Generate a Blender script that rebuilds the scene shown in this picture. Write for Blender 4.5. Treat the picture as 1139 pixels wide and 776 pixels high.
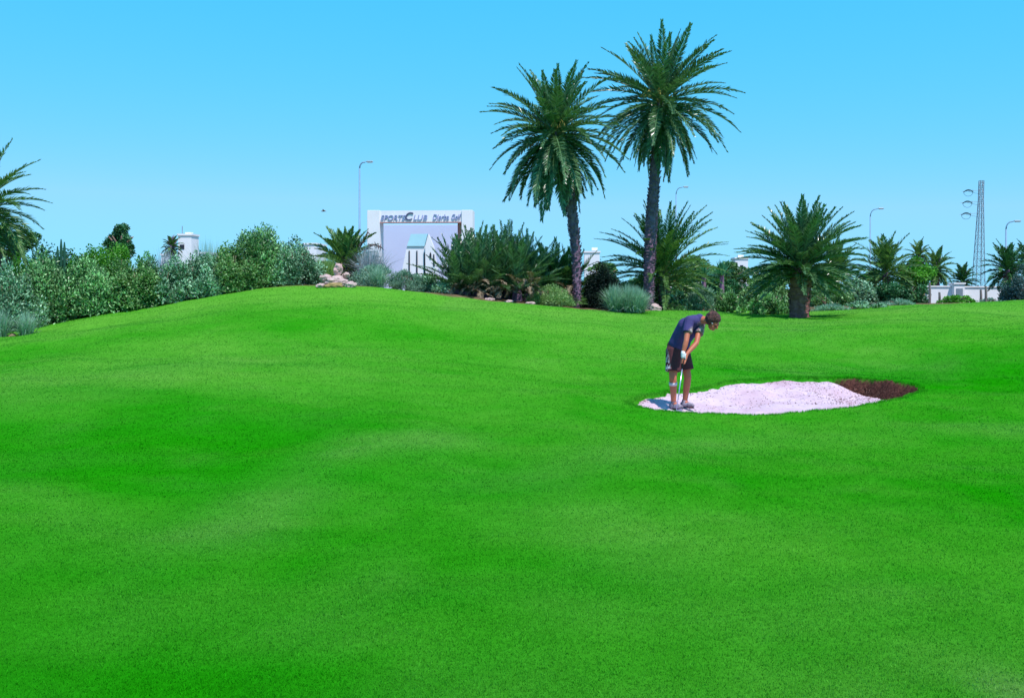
import bpy, math, random
import numpy as np
from mathutils import Vector, Matrix, noise
R = math.radians
sc = bpy.context.scene
for o in list(bpy.data.objects): bpy.data.objects.remove(o)
C = sc.collection
RNG = np.random.default_rng(7); random.seed(7)

# ------------------------------------------------------------ camera, sky, sun, exposure
F = 1118.0; CX = 569.5; HY = 322.0; EYE = 1.7
cam_d = bpy.data.cameras.new('camera'); cam = bpy.data.objects.new('camera', cam_d); C.objects.link(cam)
cam.location = (0, 0, EYE); cam.rotation_euler = (R(90), 0, 0)
cam_d.sensor_width = 36; cam_d.lens = 36 * F / 1139; cam_d.shift_y = -(388 - HY) / 1139
cam_d.clip_start = 0.1; cam_d.clip_end = 6000
sc.camera = cam
SUN_EL = R(62); SUN_AZ = R(146)          # azimuth from +Y clockwise: behind the camera, to the right
w = bpy.data.worlds.new('World'); sc.world = w; w.use_nodes = True
nt = w.node_tree; nt.nodes.clear()
sky = nt.nodes.new('ShaderNodeTexSky'); sky.sky_type = 'NISHITA'; sky.sun_disc = False
sky.sun_elevation = SUN_EL; sky.sun_rotation = SUN_AZ
sky.air_density = 1.0; sky.dust_density = 0.15; sky.ozone_density = 3.0
sep = nt.nodes.new('ShaderNodeSeparateColor'); com = nt.nodes.new('ShaderNodeCombineColor')
bg = nt.nodes.new('ShaderNodeBackground'); bg.inputs[1].default_value = 0.1
wo = nt.nodes.new('ShaderNodeOutputWorld')
nt.links.new(sky.outputs[0], sep.inputs[0])
# per channel response of the film: value = ref * (sky / sky0) ** power
for i_, (ref, s0, pw) in enumerate(((.84, 1.72, 1.35), (5.9, 2.86, .29), (10.6, 4.7, .12))):
    dv = nt.nodes.new('ShaderNodeMath'); dv.operation = 'DIVIDE'; dv.inputs[1].default_value = s0
    po = nt.nodes.new('ShaderNodeMath'); po.operation = 'POWER'; po.inputs[1].default_value = pw
    mu = nt.nodes.new('ShaderNodeMath'); mu.operation = 'MULTIPLY'; mu.inputs[1].default_value = ref
    nt.links.new(sep.outputs[i_], dv.inputs[0]); nt.links.new(dv.outputs[0], po.inputs[0]); nt.links.new(po.outputs[0], mu.inputs[0]); mn = nt.nodes.new('ShaderNodeMath'); mn.operation = 'MINIMUM'; mn.inputs[1].default_value = (3.05, 8, 12)[i_]
    nt.links.new(mu.outputs[0], mn.inputs[0]); # darker towards the zenith, as the sky model has it
    zd = nt.nodes.new('ShaderNodeMath'); zd.operation = 'MULTIPLY'; zd.inputs[1].default_value = ref / (s0 * (1, .93, .93)[i_]); nt.links.new(sep.outputs[i_], zd.inputs[0])
    zm = nt.nodes.new('ShaderNodeMath'); zm.operation = ('MAXIMUM', 'MINIMUM', 'MINIMUM')[i_]
    nt.links.new(mn.outputs[0], zm.inputs[0]); 
    if i_: nt.links.new(zd.outputs[0], zm.inputs[1])
    else: zm.inputs[1].default_value = .75
    nt.links.new(zm.outputs[0], com.inputs[i_])
nt.links.new(com.outputs[0], bg.inputs[0]); nt.links.new(bg.outputs[0], wo.inputs[0])
sun_d = bpy.data.lights.new('sun', 'SUN'); sun_d.energy = 5.0; sun_d.angle = R(0.53); sun_d.color = (1.0, 0.92, 0.90)
sun = bpy.data.objects.new('sun', sun_d); C.objects.link(sun)
sd = Vector((math.sin(SUN_AZ) * math.cos(SUN_EL), math.cos(SUN_AZ) * math.cos(SUN_EL), math.sin(SUN_EL)))
sun.rotation_euler = sd.to_track_quat('Z', 'Y').to_euler(); sun.location = sd * 60
vs = sc.view_settings; vs.view_transform = 'Standard'; vs.look = 'None'; vs.exposure = 0.0; vs.gamma = 1
vs.use_curve_mapping = False
try: sc.cycles.max_bounces = 6; sc.cycles.transparent_max_bounces = 8
except Exception: pass

# ------------------------------------------------------------ helpers
def tag(o, label=None, cat=None, group=None, kind=None):
    if label: o['label'] = label
    if cat: o['category'] = cat
    if group: o['group'] = group
    if kind: o['kind'] = kind
    return o
def empty(name, loc, rz=0):
    o = bpy.data.objects.new(name, None); C.objects.link(o); o.location = loc; o.rotation_euler = (0, 0, rz)
    o.empty_display_size = 0.2
    return o
def mesh_np(name, V, faces, mat, parent=None, var=None, attrs=None, smooth=False, loc=None):
    """faces: list of (M,k) int arrays (k = 3 or 4)"""
    me = bpy.data.meshes.new(name)
    if not isinstance(faces, list): faces = [faces]
    faces = [f for f in faces if len(f)]
    V = np.asarray(V, dtype=np.float32)
    me.vertices.add(len(V)); me.vertices.foreach_set('co', V.ravel())
    nl = sum(f.size for f in faces); npo = sum(len(f) for f in faces)
    me.loops.add(nl); me.polygons.add(npo)
    idx = np.concatenate([f.ravel() for f in faces]).astype(np.int32)
    tot = np.concatenate([np.full(len(f), f.shape[1], np.int32) for f in faces])
    st = np.concatenate([[0], np.cumsum(tot)[:-1]]).astype(np.int32)
    me.loops.foreach_set('vertex_index', idx)
    me.polygons.foreach_set('loop_start', st)
    try: me.polygons.foreach_set('loop_total', tot)
    except Exception: pass
    me.polygons.foreach_set('use_smooth', np.full(npo, smooth))
    me.update(calc_edges=True)
    if var is not None:
        a = me.attributes.new('var', 'FLOAT', 'FACE'); a.data.foreach_set('value', np.asarray(var, np.float32))
    for k, v in (attrs or {}).items():
        dom = 'POINT' if len(v) == len(V) else 'FACE'
        a = me.attributes.new(k, 'FLOAT', dom); a.data.foreach_set('value', np.asarray(v, np.float32))
    for m in (mat if isinstance(mat, list) else [mat]): me.materials.append(m)
    o = bpy.data.objects.new(name, me); C.objects.link(o)
    if parent: o.parent = parent
    if loc is not None: o.location = loc
    return o
class MB:
    def __init__(s): s.V = []; s.Q = []; s.T = []; s.n = 0
    def add(s, V, Q=None, T=None):
        V = np.asarray(V, float).reshape(-1, 3)
        if Q is not None and len(Q): s.Q.append(np.asarray(Q) + s.n)
        if T is not None and len(T): s.T.append(np.asarray(T) + s.n)
        s.V.append(V); s.n += len(V); return s
    def box(s, c, d, rot=None, taper=1.0):
        x, y, z = np.array(d) / 2
        P = np.array([(-x, -y, -z), (x, -y, -z), (x, y, -z), (-x, y, -z), (-x * taper, -y * taper, z), (x * taper, -y * taper, z), (x * taper, y * taper, z), (-x * taper, y * taper, z)])
        if rot is not None: P = P @ np.array(rot).T
        return s.add(P + np.array(c), [(0, 3, 2, 1), (4, 5, 6, 7), (0, 1, 5, 4), (1, 2, 6, 5), (2, 3, 7, 6), (3, 0, 4, 7)])
    def tube(s, pts, rad, n=8, cap=True):
        pts = [np.array(p, float) for p in pts]
        if not hasattr(rad, '__len__'): rad = [rad] * len(pts)
        rings = []; up = np.array((0.13, 0.31, 0.94)); u_prev = None
        for i, p in enumerate(pts):
            t = pts[min(i + 1, len(pts) - 1)] - pts[max(i - 1, 0)]; t /= (np.linalg.norm(t) + 1e-9)
            u = np.cross(t, up) if u_prev is None else u_prev - t * np.dot(u_prev, t)
            if np.linalg.norm(u) < 1e-3: u = np.cross(t, (1, 0, 0))
            u /= np.linalg.norm(u); v = np.cross(t, u); u_prev = u
            a = np.arange(n) * 2 * math.pi / n
            rings.append(p + rad[i] * (np.cos(a)[:, None] * u + np.sin(a)[:, None] * v))
        V = np.concatenate(rings); Q = []
        for i in range(len(pts) - 1):
            for k in range(n):
                Q.append((i * n + k, i * n + (k + 1) % n, (i + 1) * n + (k + 1) % n, (i + 1) * n + k))
        T = []
        if cap:
            V = np.concatenate([V, [pts[0]], [pts[-1]]]); a0 = len(V) - 2; b0 = len(V) - 1; m = (len(pts) - 1) * n
            for k in range(n):
                T.append((a0, (k + 1) % n, k)); T.append((b0, m + k, m + (k + 1) % n))
        return s.add(V, Q, T)
    def build(s, name, mat, parent=None, smooth=False, loc=None, var=None, bevel=0):
        fs = []
        if s.Q: fs.append(np.concatenate(s.Q))
        if s.T: fs.append(np.concatenate(s.T))
        o = mesh_np(name, np.concatenate(s.V), fs, mat, parent, smooth=smooth, loc=loc, var=var)
        if bevel:
            b = o.modifiers.new('bevel', 'BEVEL'); b.width = bevel; b.segments = 2; b.limit_method = 'ANGLE'
        return o

# ------------------------------------------------------------ materials
def newmat(name):
    m = bpy.data.materials.new(name); m.use_nodes = True; nt = m.node_tree; nt.nodes.clear()
    return m, nt, nt.nodes.new('ShaderNodeOutputMaterial')
def leafmat(name, dark, light, rough=0.45, trans=0.25, tcol=None, spec=0.4):
    m, nt, out = newmat(name); N = nt.nodes.new; L = nt.links.new
    at = N('ShaderNodeAttribute'); at.attribute_name = 'var'
    mx = N('ShaderNodeMix'); mx.data_type = 'RGBA'
    mx.inputs[6].default_value = (*dark, 1); mx.inputs[7].default_value = (*light, 1); L(at.outputs['Fac'], mx.inputs[0])
    p = N('ShaderNodeBsdfPrincipled'); p.inputs['Roughness'].default_value = rough
    p.inputs['Specular IOR Level'].default_value = spec
    L(mx.outputs[2], p.inputs['Base Color'])
    t = N('ShaderNodeBsdfTranslucent')
    g = N('ShaderNodeMix'); g.data_type = 'RGBA'; g.blend_type = 'MULTIPLY'; g.inputs[0].default_value = 1
    g.inputs[7].default_value = (*(tcol or (1.4, 1.5, 0.7)), 1); L(mx.outputs[2], g.inputs[6]); L(g.outputs[2], t.inputs[0])
    ms = N('ShaderNodeMixShader'); ms.inputs[0].default_value = trans
    L(p.outputs[0], ms.inputs[1]); L(t.outputs[0], ms.inputs[2]); L(ms.outputs[0], out.inputs[0])
    return m
def surf(name, col, col2=None, rough=0.8, scale=3.0, bump=0.0, bscale=None, metal=0.0, spec=0.3, contrast=0.5, detail=6, bdist=0.02):
    m, nt, out = newmat(name); N = nt.nodes.new; L = nt.links.new
    p = N('ShaderNodeBsdfPrincipled'); p.inputs['Roughness'].default_value = rough; p.inputs['Metallic'].default_value = metal
    p.inputs['Specular IOR Level'].default_value = spec
    tc = N('ShaderNodeTexCoord')
    n1 = N('ShaderNodeTexNoise'); n1.inputs['Scale'].default_value = scale; n1.inputs['Detail'].default_value = detail
    L(tc.outputs['Object'], n1.inputs['Vector'])
    r = N('ShaderNodeMapRange'); r.inputs[1].default_value = 0.5 - contrast / 2; r.inputs[2].default_value = 0.5 + contrast / 2
    L(n1.outputs[0], r.inputs[0])
    mx = N('ShaderNodeMix'); mx.data_type = 'RGBA'; mx.inputs[6].default_value = (*col, 1); mx.inputs[7].default_value = (*(col2 or tuple(c * 0.8 for c in col)), 1)
    L(r.outputs[0], mx.inputs[0]); L(mx.outputs[2], p.inputs['Base Color'])
    if bump:
        n2 = N('ShaderNodeTexNoise'); n2.inputs['Scale'].default_value = bscale or scale * 4; n2.inputs['Detail'].default_value = 8
        L(tc.outputs['Object'], n2.inputs['Vector'])
        b = N('ShaderNodeBump'); b.inputs['Strength'].default_value = bump; b.inputs['Distance'].default_value = bdist
        L(n2.outputs[0], b.inputs['Height']); L(b.outputs[0], p.inputs['Normal'])
    L(p.outputs[0], out.inputs[0]); return m

M = {}
M['palm_leaf'] = leafmat('date palm leaflets', (0.007, 0.05, 0.015), (0.17, 0.34, 0.15), 0.30, 0.18, spec=0.9)
M['palm_leaf2'] = leafmat('olive palm leaflets', (0.01, 0.065, 0.015), (0.19, 0.36, 0.10), 0.42, 0.22, spec=0.5)
M['palm_deep'] = leafmat('deep green palm leaflets', (0.005, 0.045, 0.015), (0.07, 0.24, 0.07), 0.4, 0.15, spec=0.5)
M['dead_leaf'] = leafmat('dry palm leaf', (0.12, 0.085, 0.06), (0.34, 0.27, 0.18), 0.8, 0.1)
M['oleander'] = leafmat('glossy shrub leaves', (0.004, 0.04, 0.005), (0.38, 0.76, 0.30), 0.38, 0.16, spec=0.5)
M['teal'] = leafmat('bluish shrub leaves', (0.006, 0.05, 0.014), (0.46, 0.80, 0.52), 0.42, 0.16, spec=0.45)
M['bright'] = leafmat('bright green leaves', (0.02, 0.13, 0.005), (0.16, 0.50, 0.05), 0.45, 0.3)
M['mid'] = leafmat('mid green leaves', (0.012, 0.075, 0.010), (0.28, 0.52, 0.19), 0.45, 0.25)
M['darktree'] = leafmat('dark tree leaves', (0.008, 0.06, 0.018), (0.07, 0.26, 0.09), 0.45, 0.15)
M['silver'] = leafmat('silver leaves', (0.10, 0.22, 0.13), (0.38, 0.60, 0.46), 0.6, 0.2, (1.1, 1.2, 0.9))
M['silver2'] = leafmat('grey plumes', (0.25, 0.30, 0.30), (0.55, 0.60, 0.66), 0.7, 0.25, (1, 1, 1))
M['straw'] = leafmat('yellow green blades', (0.10, 0.24, 0.05), (0.42, 0.60, 0.26), 0.55, 0.3, (1.2, 1.2, 0.7))
M['black'] = leafmat('very dark leaves', (0.004, 0.010, 0.009), (0.010, 0.030, 0.020), 0.6, 0.05, spec=0.2)
M['bluegrey'] = leafmat('blue grey leaves', (0.02, 0.06, 0.06), (0.09, 0.19, 0.20), 0.5, 0.15)
M['agave'] = leafmat('yucca leaves', (0.03, 0.14, 0.06), (0.09, 0.33, 0.17), 0.4, 0.15)
M['cactus'] = surf('cactus skin', (0.02, 0.10, 0.06), rough=0.6)
M['bark'] = surf('palm bark', (0.13, 0.07, 0.13), (0.29, 0.18, 0.26), 0.9, 5, 0.8, 22, bdist=0.04)
M['bark_red'] = surf('reddish palm bark', (0.22, 0.075, 0.08), (0.42, 0.18, 0.18), 0.9, 7, 0.8, 22, bdist=0.04)
M['bark2'] = surf('twig bark', (0.16, 0.10, 0.08), (0.28, 0.2, 0.16), 0.9, 8, 0.5)
M['white'] = surf('white render', (0.90, 0.88, 0.91), (0.80, 0.79, 0.83), 0.85, 0.8, 0.15, 30, contrast=0.6)
M['lav'] = surf('lavender render', (0.62, 0.66, 0.86), (0.57, 0.61, 0.82), 0.85, 0.5, 0.1, 20)
M['terra'] = surf('terracotta render', (0.52, 0.25, 0.22), None, 0.85, 1)
M['skyroof'] = surf('sky blue paint', (0.50, 0.84, 0.95), None, 0.6, 0.7)
M['letters'] = surf('blue grey lettering', (0.27, 0.32, 0.56), (0.33, 0.38, 0.62), 0.5, 2)
M['lettersdark'] = surf('dark lettering', (0.08, 0.09, 0.20), None, 0.5, 2)
M['window'] = surf('dark opening', (0.03, 0.03, 0.05), None, 0.3, 2)
M['galv'] = surf('galvanised steel', (0.30, 0.36, 0.42), (0.24, 0.3, 0.36), 0.5, 3, metal=0.3)
M['lamppost'] = surf('painted lamp post', (0.20, 0.34, 0.48), (0.16, 0.28, 0.42), 0.5, 3)
M['glassy'] = surf('lamp glass', (0.7, 0.72, 0.75), None, 0.25, 3)
M['ceram'] = surf('dark ceramic insulator', (0.02, 0.07, 0.09), None, 0.3, 3)
M['wood'] = surf('weathered post', (0.16, 0.13, 0.12), (0.26, 0.22, 0.2), 0.9, 6, 0.5)
M['rock'] = surf('pale pink stone', (0.62, 0.46, 0.43), (0.40, 0.28, 0.27), 0.9, 2.2, 0.9, 9, bdist=0.05)
M['rock2'] = surf('pink stone', (0.62, 0.40, 0.40), (0.48, 0.28, 0.3), 0.9, 2.5, 0.8, 9, bdist=0.05)
M['rock3'] = surf('ochre stone', (0.36, 0.26, 0.09), (0.22, 0.17, 0.08), 0.9, 3, 0.8, 9, bdist=0.05)
M['mulch'] = surf('dry soil', (0.20, 0.13, 0.09), (0.34, 0.26, 0.17), 1, 3, 0.7, 12)

# ------------------------------------------------------------ terrain
def PX(px, Y): return (px - CX) / F * Y
ctrl = []
def cp(px, Y, py=None, z=None): ctrl.append((PX(px, Y), Y, z if z is not None else EYE - (py - HY) * Y / F))
for X in (-16, -6, 0, 6, 16):
    ctrl.append((X, 0, 0.0)); ctrl.append((X, -14, 0.0)); ctrl.append((X * 1.2, -45, 0.0))
for px, z in ((-200, .15), (100, .08), (400, .03), (700, 0), (1000, .0), (1300, .05)): cp(px, 8, z=z)
for px, z in ((-300, .2), (0, .24), (300, .22), (570, .06), (1139, .06), (1400, .15)): cp(px, 14, z=z)
cp(850, 13.9, 464); cp(708, 14.6, 450); cp(750, 16.3, 436); cp(860, 17.6, 420); cp(1000, 17.4, 424); cp(1030, 16.4, 431)
cp(-300, 20, z=.3); cp(0, 20, z=.33); cp(160, 20, z=.58); cp(320, 20, z=.68); cp(480, 20, z=.50); cp(620, 19, z=.28)
cp(1139, 20, z=.42); cp(1400, 20, z=.5); cp(1000, 20.5, 405)
cp(-200, 26, z=.3); cp(0, 25, z=.38); cp(150, 25, z=.78); cp(330, 25, z=1.22); cp(480, 25, z=.92); cp(620, 25, z=.68); cp(760, 25, 374); cp(900, 25, 371); cp(1139, 26, 358); cp(1400, 26, z=.9)
cp(0, 29, 370); cp(100, 29.5, 355); cp(200, 30.5, 340); cp(262, 31.5, 325); cp(330, 32, 319.5); cp(400, 32, 321); cp(480, 32, 329); cp(560, 32, 336.5); cp(620, 32.5, 342)
cp(700, 33.5, 350); cp(790, 34, 350); cp(890, 33.5, 355); cp(1000, 34, 345); cp(1139, 34, 338)
cp(640, 36, 342); cp(725, 37, 345); cp(830, 40, 346.5); cp(940, 39, 345); cp(1010, 40, 339.5); cp(1139, 39, 335); cp(1300, 38, 333)
for px, z in ((-200, .6), (0, .7), (200, 1.1), (340, 1.5), (480, 1.2), (640, 1.0), (800, .95), (1000, .95), (1139, 1.05), (1300, 1.1)): cp(px, 48, z=z)
for px in (-400, 0, 300, 600, 900, 1200, 1600): cp(px, 90, z=.75); cp(px, 200, z=.6)
ctrl = np.array(ctrl)
SCL = 10.0
def _phi(r2): return 0.5 * r2 * np.log(r2 + 1e-9)
_P = ctrl[:, :2] / SCL
_K = _phi(((_P[:, None] - _P[None]) ** 2).sum(-1)) + np.eye(len(_P)) * 0.006
_A = np.zeros((len(_P) + 3,) * 2); _A[:-3, :-3] = _K; _A[:-3, -3] = 1; _A[:-3, -2:] = _P; _A[-3, :-3] = 1; _A[-2:, :-3] = _P.T
_W = np.linalg.solve(_A, np.concatenate([ctrl[:, 2], np.zeros(3)]))
_k = RNG.normal(size=(24, 2)); _k /= np.linalg.norm(_k, axis=1)[:, None]
_fq = np.exp(RNG.uniform(math.log(0.25), math.log(3.0), 24)); _ph = RNG.uniform(0, 6.28, 24)
def H(x, y):
    x = np.asarray(x, float); y = np.asarray(y, float); sh = np.broadcast(x, y).shape
    x = np.broadcast_to(x, sh).ravel(); y = np.broadcast_to(y, sh).ravel()
    xc = np.clip(x, -90, 90); yc = np.clip(y, -45, 200)
    out = np.zeros(len(x))
    for i in range(0, len(x), 20000):
        q = np.stack([xc[i:i + 20000], yc[i:i + 20000]], 1) / SCL
        out[i:i + 20000] = _phi(((q[:, None] - _P[None]) ** 2).sum(-1)) @ _W[:-3] + _W[-3] + q @ _W[-2:]
    b = np.zeros(len(x))
    for k in range(24):
        b += np.sin((x * _k[k, 0] + y * _k[k, 1]) * _fq[k] * 2 + _ph[k]) * 0.021 / (_fq[k] + .4)
    out += b * np.clip((60 - y) / 30, 0, 1) * 0.6
    return out.reshape(sh)
def hz(x, y): return float(H(np.array([x]), np.array([y]))[0])
def ray(px, py, lo=3.0, hi=60.0):
    """nearest ground point seen at a pixel of the photograph"""
    Ys = np.arange(lo, hi, 0.05); z = H(PX(px, Ys), Ys); pr = HY + (EYE - z) * F / Ys
    i = np.argmax(pr <= py)
    return PX(px, Ys[i]), Ys[i]

# ---- bunker outline
ol = [(698, 449), (714, 442), (738, 436), (765, 435), (790, 430), (820, 424), (860, 421), (900, 420), (940, 420), (972, 422), (1003, 426), (1025, 431), (1021, 437), (1003, 443), (975, 449), (935, 455), (885, 460), (840, 462.5), (790, 461), (752, 459), (718, 455)]
OL = np.array([ray(a, b) for a, b in ol])
def smooth_closed(P, it=2):
    for _ in range(it):
        Q = np.roll(P, -1, 0); P = np.stack([P * .75 + Q * .25, P * .25 + Q * .75], 1).reshape(-1, 2)
    return P
OLS = smooth_closed(OL, 3)
_t = np.arange(len(OLS)); OLS = OLS + (np.stack([np.sin(_t * 1.7) + np.sin(_t * 0.63 + 1), np.cos(_t * 1.3) + np.sin(_t * 0.41)], 1) * 0.022)
def sdist(x, y):
    """positive inside the bunker"""
    A = OLS; B = np.roll(OLS, -1, 0); out = np.full(len(x), 1e9); ins = np.zeros(len(x), bool)
    for a, b in zip(A, B):
        d = b - a; t = np.clip(((x - a[0]) * d[0] + (y - a[1]) * d[1]) / (d @ d), 0, 1)
        out = np.minimum(out, np.hypot(x - a[0] - t * d[0], y - a[1] - t * d[1]))
        c = ((a[1] > y) != (b[1] > y)) & (x < (b[0] - a[0]) * (y - a[1]) / (b[1] - a[1] + 1e-12) + a[0]); ins ^= c
    return np.where(ins, out, -out)
def sstep(a, b, x): t = np.clip((x - a) / (b - a), 0, 1); return t * t * (3 - 2 * t)
def SD(x, y):
    x = np.asarray(x, float); y = np.asarray(y, float); d = np.full(x.shape, -9.0)
    m = (x > 0.8) & (x < 8) & (y > 12) & (y < 20)
    if m.any(): d[m] = sdist(x[m], y[m])
    return d
def bank(x, y):   # 1 where the steep soil bank stands (the right hand end)
    return sstep(PX(971, 16.5), PX(1012, 16.5), x + (y - 16.5) * 0.30)
_gw = RNG.uniform(0, 6.28, 12)
def fbm(x, y, s, seed=0):
    v = 0; a = 1.0; tot = 0
    r = np.random.default_rng(seed)
    for o in range(5):
        for j in range(3):
            th = r.uniform(0, 6.28); ph = r.uniform(0, 6.28); f = s * 2 ** o * r.uniform(.7, 1.3)
            v = v + a * np.sin((x * np.cos(th) + y * np.sin(th)) * f + ph + 1.3 * np.sin(f * .6 * (x * np.sin(th) - y * np.cos(th)) + ph * 2)); tot += a
        a *= 0.6
    return v / tot * 1.8
def pseg(x, y, pts, wd):
    best = np.full(np.shape(x), 1e9)
    for a, b in zip(pts[:-1], pts[1:]):
        a = np.array(a); b = np.array(b); d = b - a
        t = np.clip(((x - a[0]) * d[0] + (y - a[1]) * d[1]) / (d @ d), 0, 1)
        best = np.minimum(best, np.hypot(x - a[0] - t * d[0], (y - a[1] - t * d[1]) * .7))
    return np.exp(-(best / wd) ** 2)
streak1 = [ray(*p) for p in ((240, 592), (300, 560), (345, 520), (390, 500), (470, 486))]
streak2 = [ray(*p) for p in ((590, 535), (680, 510), (800, 490), (960, 480), (1139, 478))]
streak3 = [ray(*p) for p in ((470, 520), (530, 560), (640, 585), (700, 610))]
def dry(x, y):
    n = fbm(x, y, 0.9, 3); n2 = fbm(x, y, 0.28, 5)
    d = 0.55 * pseg(x, y, streak1, .45) * (0.7 + .5 * n) + .25 * pseg(x, y, streak2, .5) * (.8 + .6 * n) + .25 * pseg(x, y, streak3, .5) * (.6 + .6 * n)
    d += 0.30 * np.clip(n2 * 1.2 - .15, 0, 1) * (.6 + .6 * fbm(x, y, 2.2, 9)) + 0.10 * np.clip(fbm(x, y, 3.5, 11), 0, 1)
    X0, Y0 = ray(20, 420)
    d += 0.40 * np.exp(-(((x - X0) / 5) ** 2 + ((y - Y0) / 3.5) ** 2)) * (.6 + .5 * n)
    X1, Y1 = ray(1122, 768)
    d += 1.0 * np.exp(-(((x - X1) / .16) ** 2 + ((y - Y1) / .22) ** 2)) * (.8 + .4 * fbm(x, y, 6, 15))
    d += .22 * sstep(23, 30, y) * (x > -2) * (.7 + .5 * n)
    return np.clip(d * .7, 0, 1)
def tone(x, y):   # 0 deep green .. 1 lighter, yellower green (rough / hill top)
    t = 0.13 + .38 * sstep(6, 22, y) + 0.27 * fbm(x, y * 1.3, 0.38, 21) + 0.16 * fbm(x, y, 1.6, 22) + .10 * fbm(x, y * 1.0, 5.0, 23)
    t += .45 * sstep(26, 31, y) * np.exp(-((x + 6) / 6.0) ** 2) + .22 * sstep(22, 30, y)
    d = SD(x, y); t -= .06 * np.exp(-((d + .5) / .9) ** 2)
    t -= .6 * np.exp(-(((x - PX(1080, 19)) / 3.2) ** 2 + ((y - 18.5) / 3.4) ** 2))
    return np.clip(t, 0, 1)

def grid_lines(lo, hi, dens):
    pts = [lo]; x = lo
    while x < hi: x += dens(x); pts.append(x)
    return np.array(pts)
bx0, bx1 = OLS[:, 0].min() - .15, OLS[:, 0].max() + .15; by0, by1 = OLS[:, 1].min() - .15, OLS[:, 1].max() + .15
gx = grid_lines(-1800, 1800, lambda x: 0.035 if bx0 < x < bx1 else (0.16 if bx0 - 1 < x < bx1 + 1 else (0.3 if abs(x) < 26 else max(0.5, abs(x) * .08))))
gy = grid_lines(-400, 3500, lambda y: 0.035 if by0 < y < by1 else (0.16 if by0 - 1 < y < by1 + 1 else (0.3 if -4 < y < 46 else max(0.5, abs(y - 30) * .05))))
GX, GY = np.meshgrid(gx, gy); gxr, gyr = GX.ravel(), GY.ravel()
GZ = H(gxr, gyr); d = SD(gxr, gyr); g = bank(gxr, gyr)
W = 0.05 + 0.85 * g; drop = (0.55 + .32 * g) * np.where(g > .02, sstep(0, 1, d / W) ** 0.55, sstep(0, 1, d / W))
lipn = fbm(gxr, gyr, 6, 31) * .055
GZ2 = GZ - drop + np.where((d > .02) & (g > .1), lipn * 1.4, 0) + .012 * np.exp(-((d + .06) / .06) ** 2)
nx, ny = len(gx), len(gy); ii = np.arange(nx * ny).reshape(ny, nx)
Q = np.stack([ii[:-1, :-1], ii[:-1, 1:], ii[1:, 1:], ii[1:, :-1]], -1).reshape(-1, 4)
dirt = sstep(-.01, .03, d) * sstep(0.02, .2, g)
# bare bed soil under the shrubs (behind the turf edge)
edge_px = np.array([(-400, 28.5), (0, 30.3), (100, 30.9), (200, 31.8), (262, 32.4), (330, 32.6), (400, 32.6), (480, 32.6), (560, 32.7), (620, 33.2), (690, 34.5), (760, 37.5), (830, 41.5), (930, 40.5), (1010, 41), (1139, 43), (1600, 43)])
def bed(x, y):
    px = CX + x / np.maximum(y, 1) * F
    e = np.interp(px, edge_px[:, 0], edge_px[:, 1])
    return np.where(y > 5, sstep(e - .1, e + .25, y + .25 * fbm(x, y, 1.7, 41)), 0)
def grass_ground_mat():
    m, nt, out = newmat('turf ground'); N = nt.nodes.new; L = nt.links.new
    def attr(n): a = N('ShaderNodeAttribute'); a.attribute_name = n; return a.outputs['Fac']
    def mix(f, a, b):
        x = N('ShaderNodeMix'); x.data_type = 'RGBA'
        for i, v in ((0, f), (6, a), (7, b)):
            if isinstance(v, tuple): x.inputs[i].default_value = (*v, 1)
            elif isinstance(v, float): x.inputs[i].default_value = v
            else: L(v, x.inputs[i])
        return x.outputs[2]
    tc = N('ShaderNodeTexCoord')
    def noi(s, det=6, r0=.3, r1=.7, rough=.6):
        n = N('ShaderNodeTexNoise'); n.inputs['Scale'].default_value = s; n.inputs['Detail'].default_value = det; n.inputs['Roughness'].default_value = rough
        L(tc.outputs['Object'], n.inputs['Vector'])
        r = N('ShaderNodeMapRange'); r.inputs[1].default_value = r0; r.inputs[2].default_value = r1; L(n.outputs[0], r.inputs[0]); return r.outputs[0], n.outputs[0]
    fine, fr = noi(26, 9, .36, .64, .8); mid_, _ = noi(3.2, 9, .35, .65, .72)
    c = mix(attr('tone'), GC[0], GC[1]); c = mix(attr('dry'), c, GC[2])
    c2 = mix(.42, c, tuple(v * .3 for v in GC[0])); c = mix(fine, c2, c); 
    mm = N('ShaderNodeMix'); mm.data_type = 'RGBA'; mm.blend_type = 'MULTIPLY'; mm.inputs[0].default_value = 1; L(c, mm.inputs[6]); mm.inputs[7].default_value = (.76, .83, .72, 1); c = mix(mid_, c, mm.outputs[2])
    soil = mix(fine, (0.010, 0.004, 0.005), (0.15, 0.065, 0.05)); c = mix(attr('dirt'), c, soil)
    bedc = mix(mid_, (0.07, 0.055, 0.03), (0.22, 0.15, 0.09)); c = mix(attr('bed'), c, bedc)
    p = N('ShaderNodeBsdfPrincipled'); p.inputs['Roughness'].default_value = 0.95; p.inputs['Specular IOR Level'].default_value = 0.0
    L(c, p.inputs['Base Color'])
    b = N('ShaderNodeBump'); b.inputs['Strength'].default_value = 0.7; b.inputs['Distance'].default_value = 0.03; L(fr, b.inputs['Height']); L(b.outputs[0], p.inputs['Normal'])
    L(p.outputs[0], out.inputs[0]); return m
GC = [(0.012, 0.300, 0.002), (0.135, 0.42, 0.040), (0.24, 0.38, 0.11), (0.012, 0.26, 0.008)]
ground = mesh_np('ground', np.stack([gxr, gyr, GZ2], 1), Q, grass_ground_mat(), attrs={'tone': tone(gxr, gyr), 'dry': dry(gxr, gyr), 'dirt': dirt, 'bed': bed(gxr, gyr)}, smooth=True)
tag(ground, kind='structure')

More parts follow.
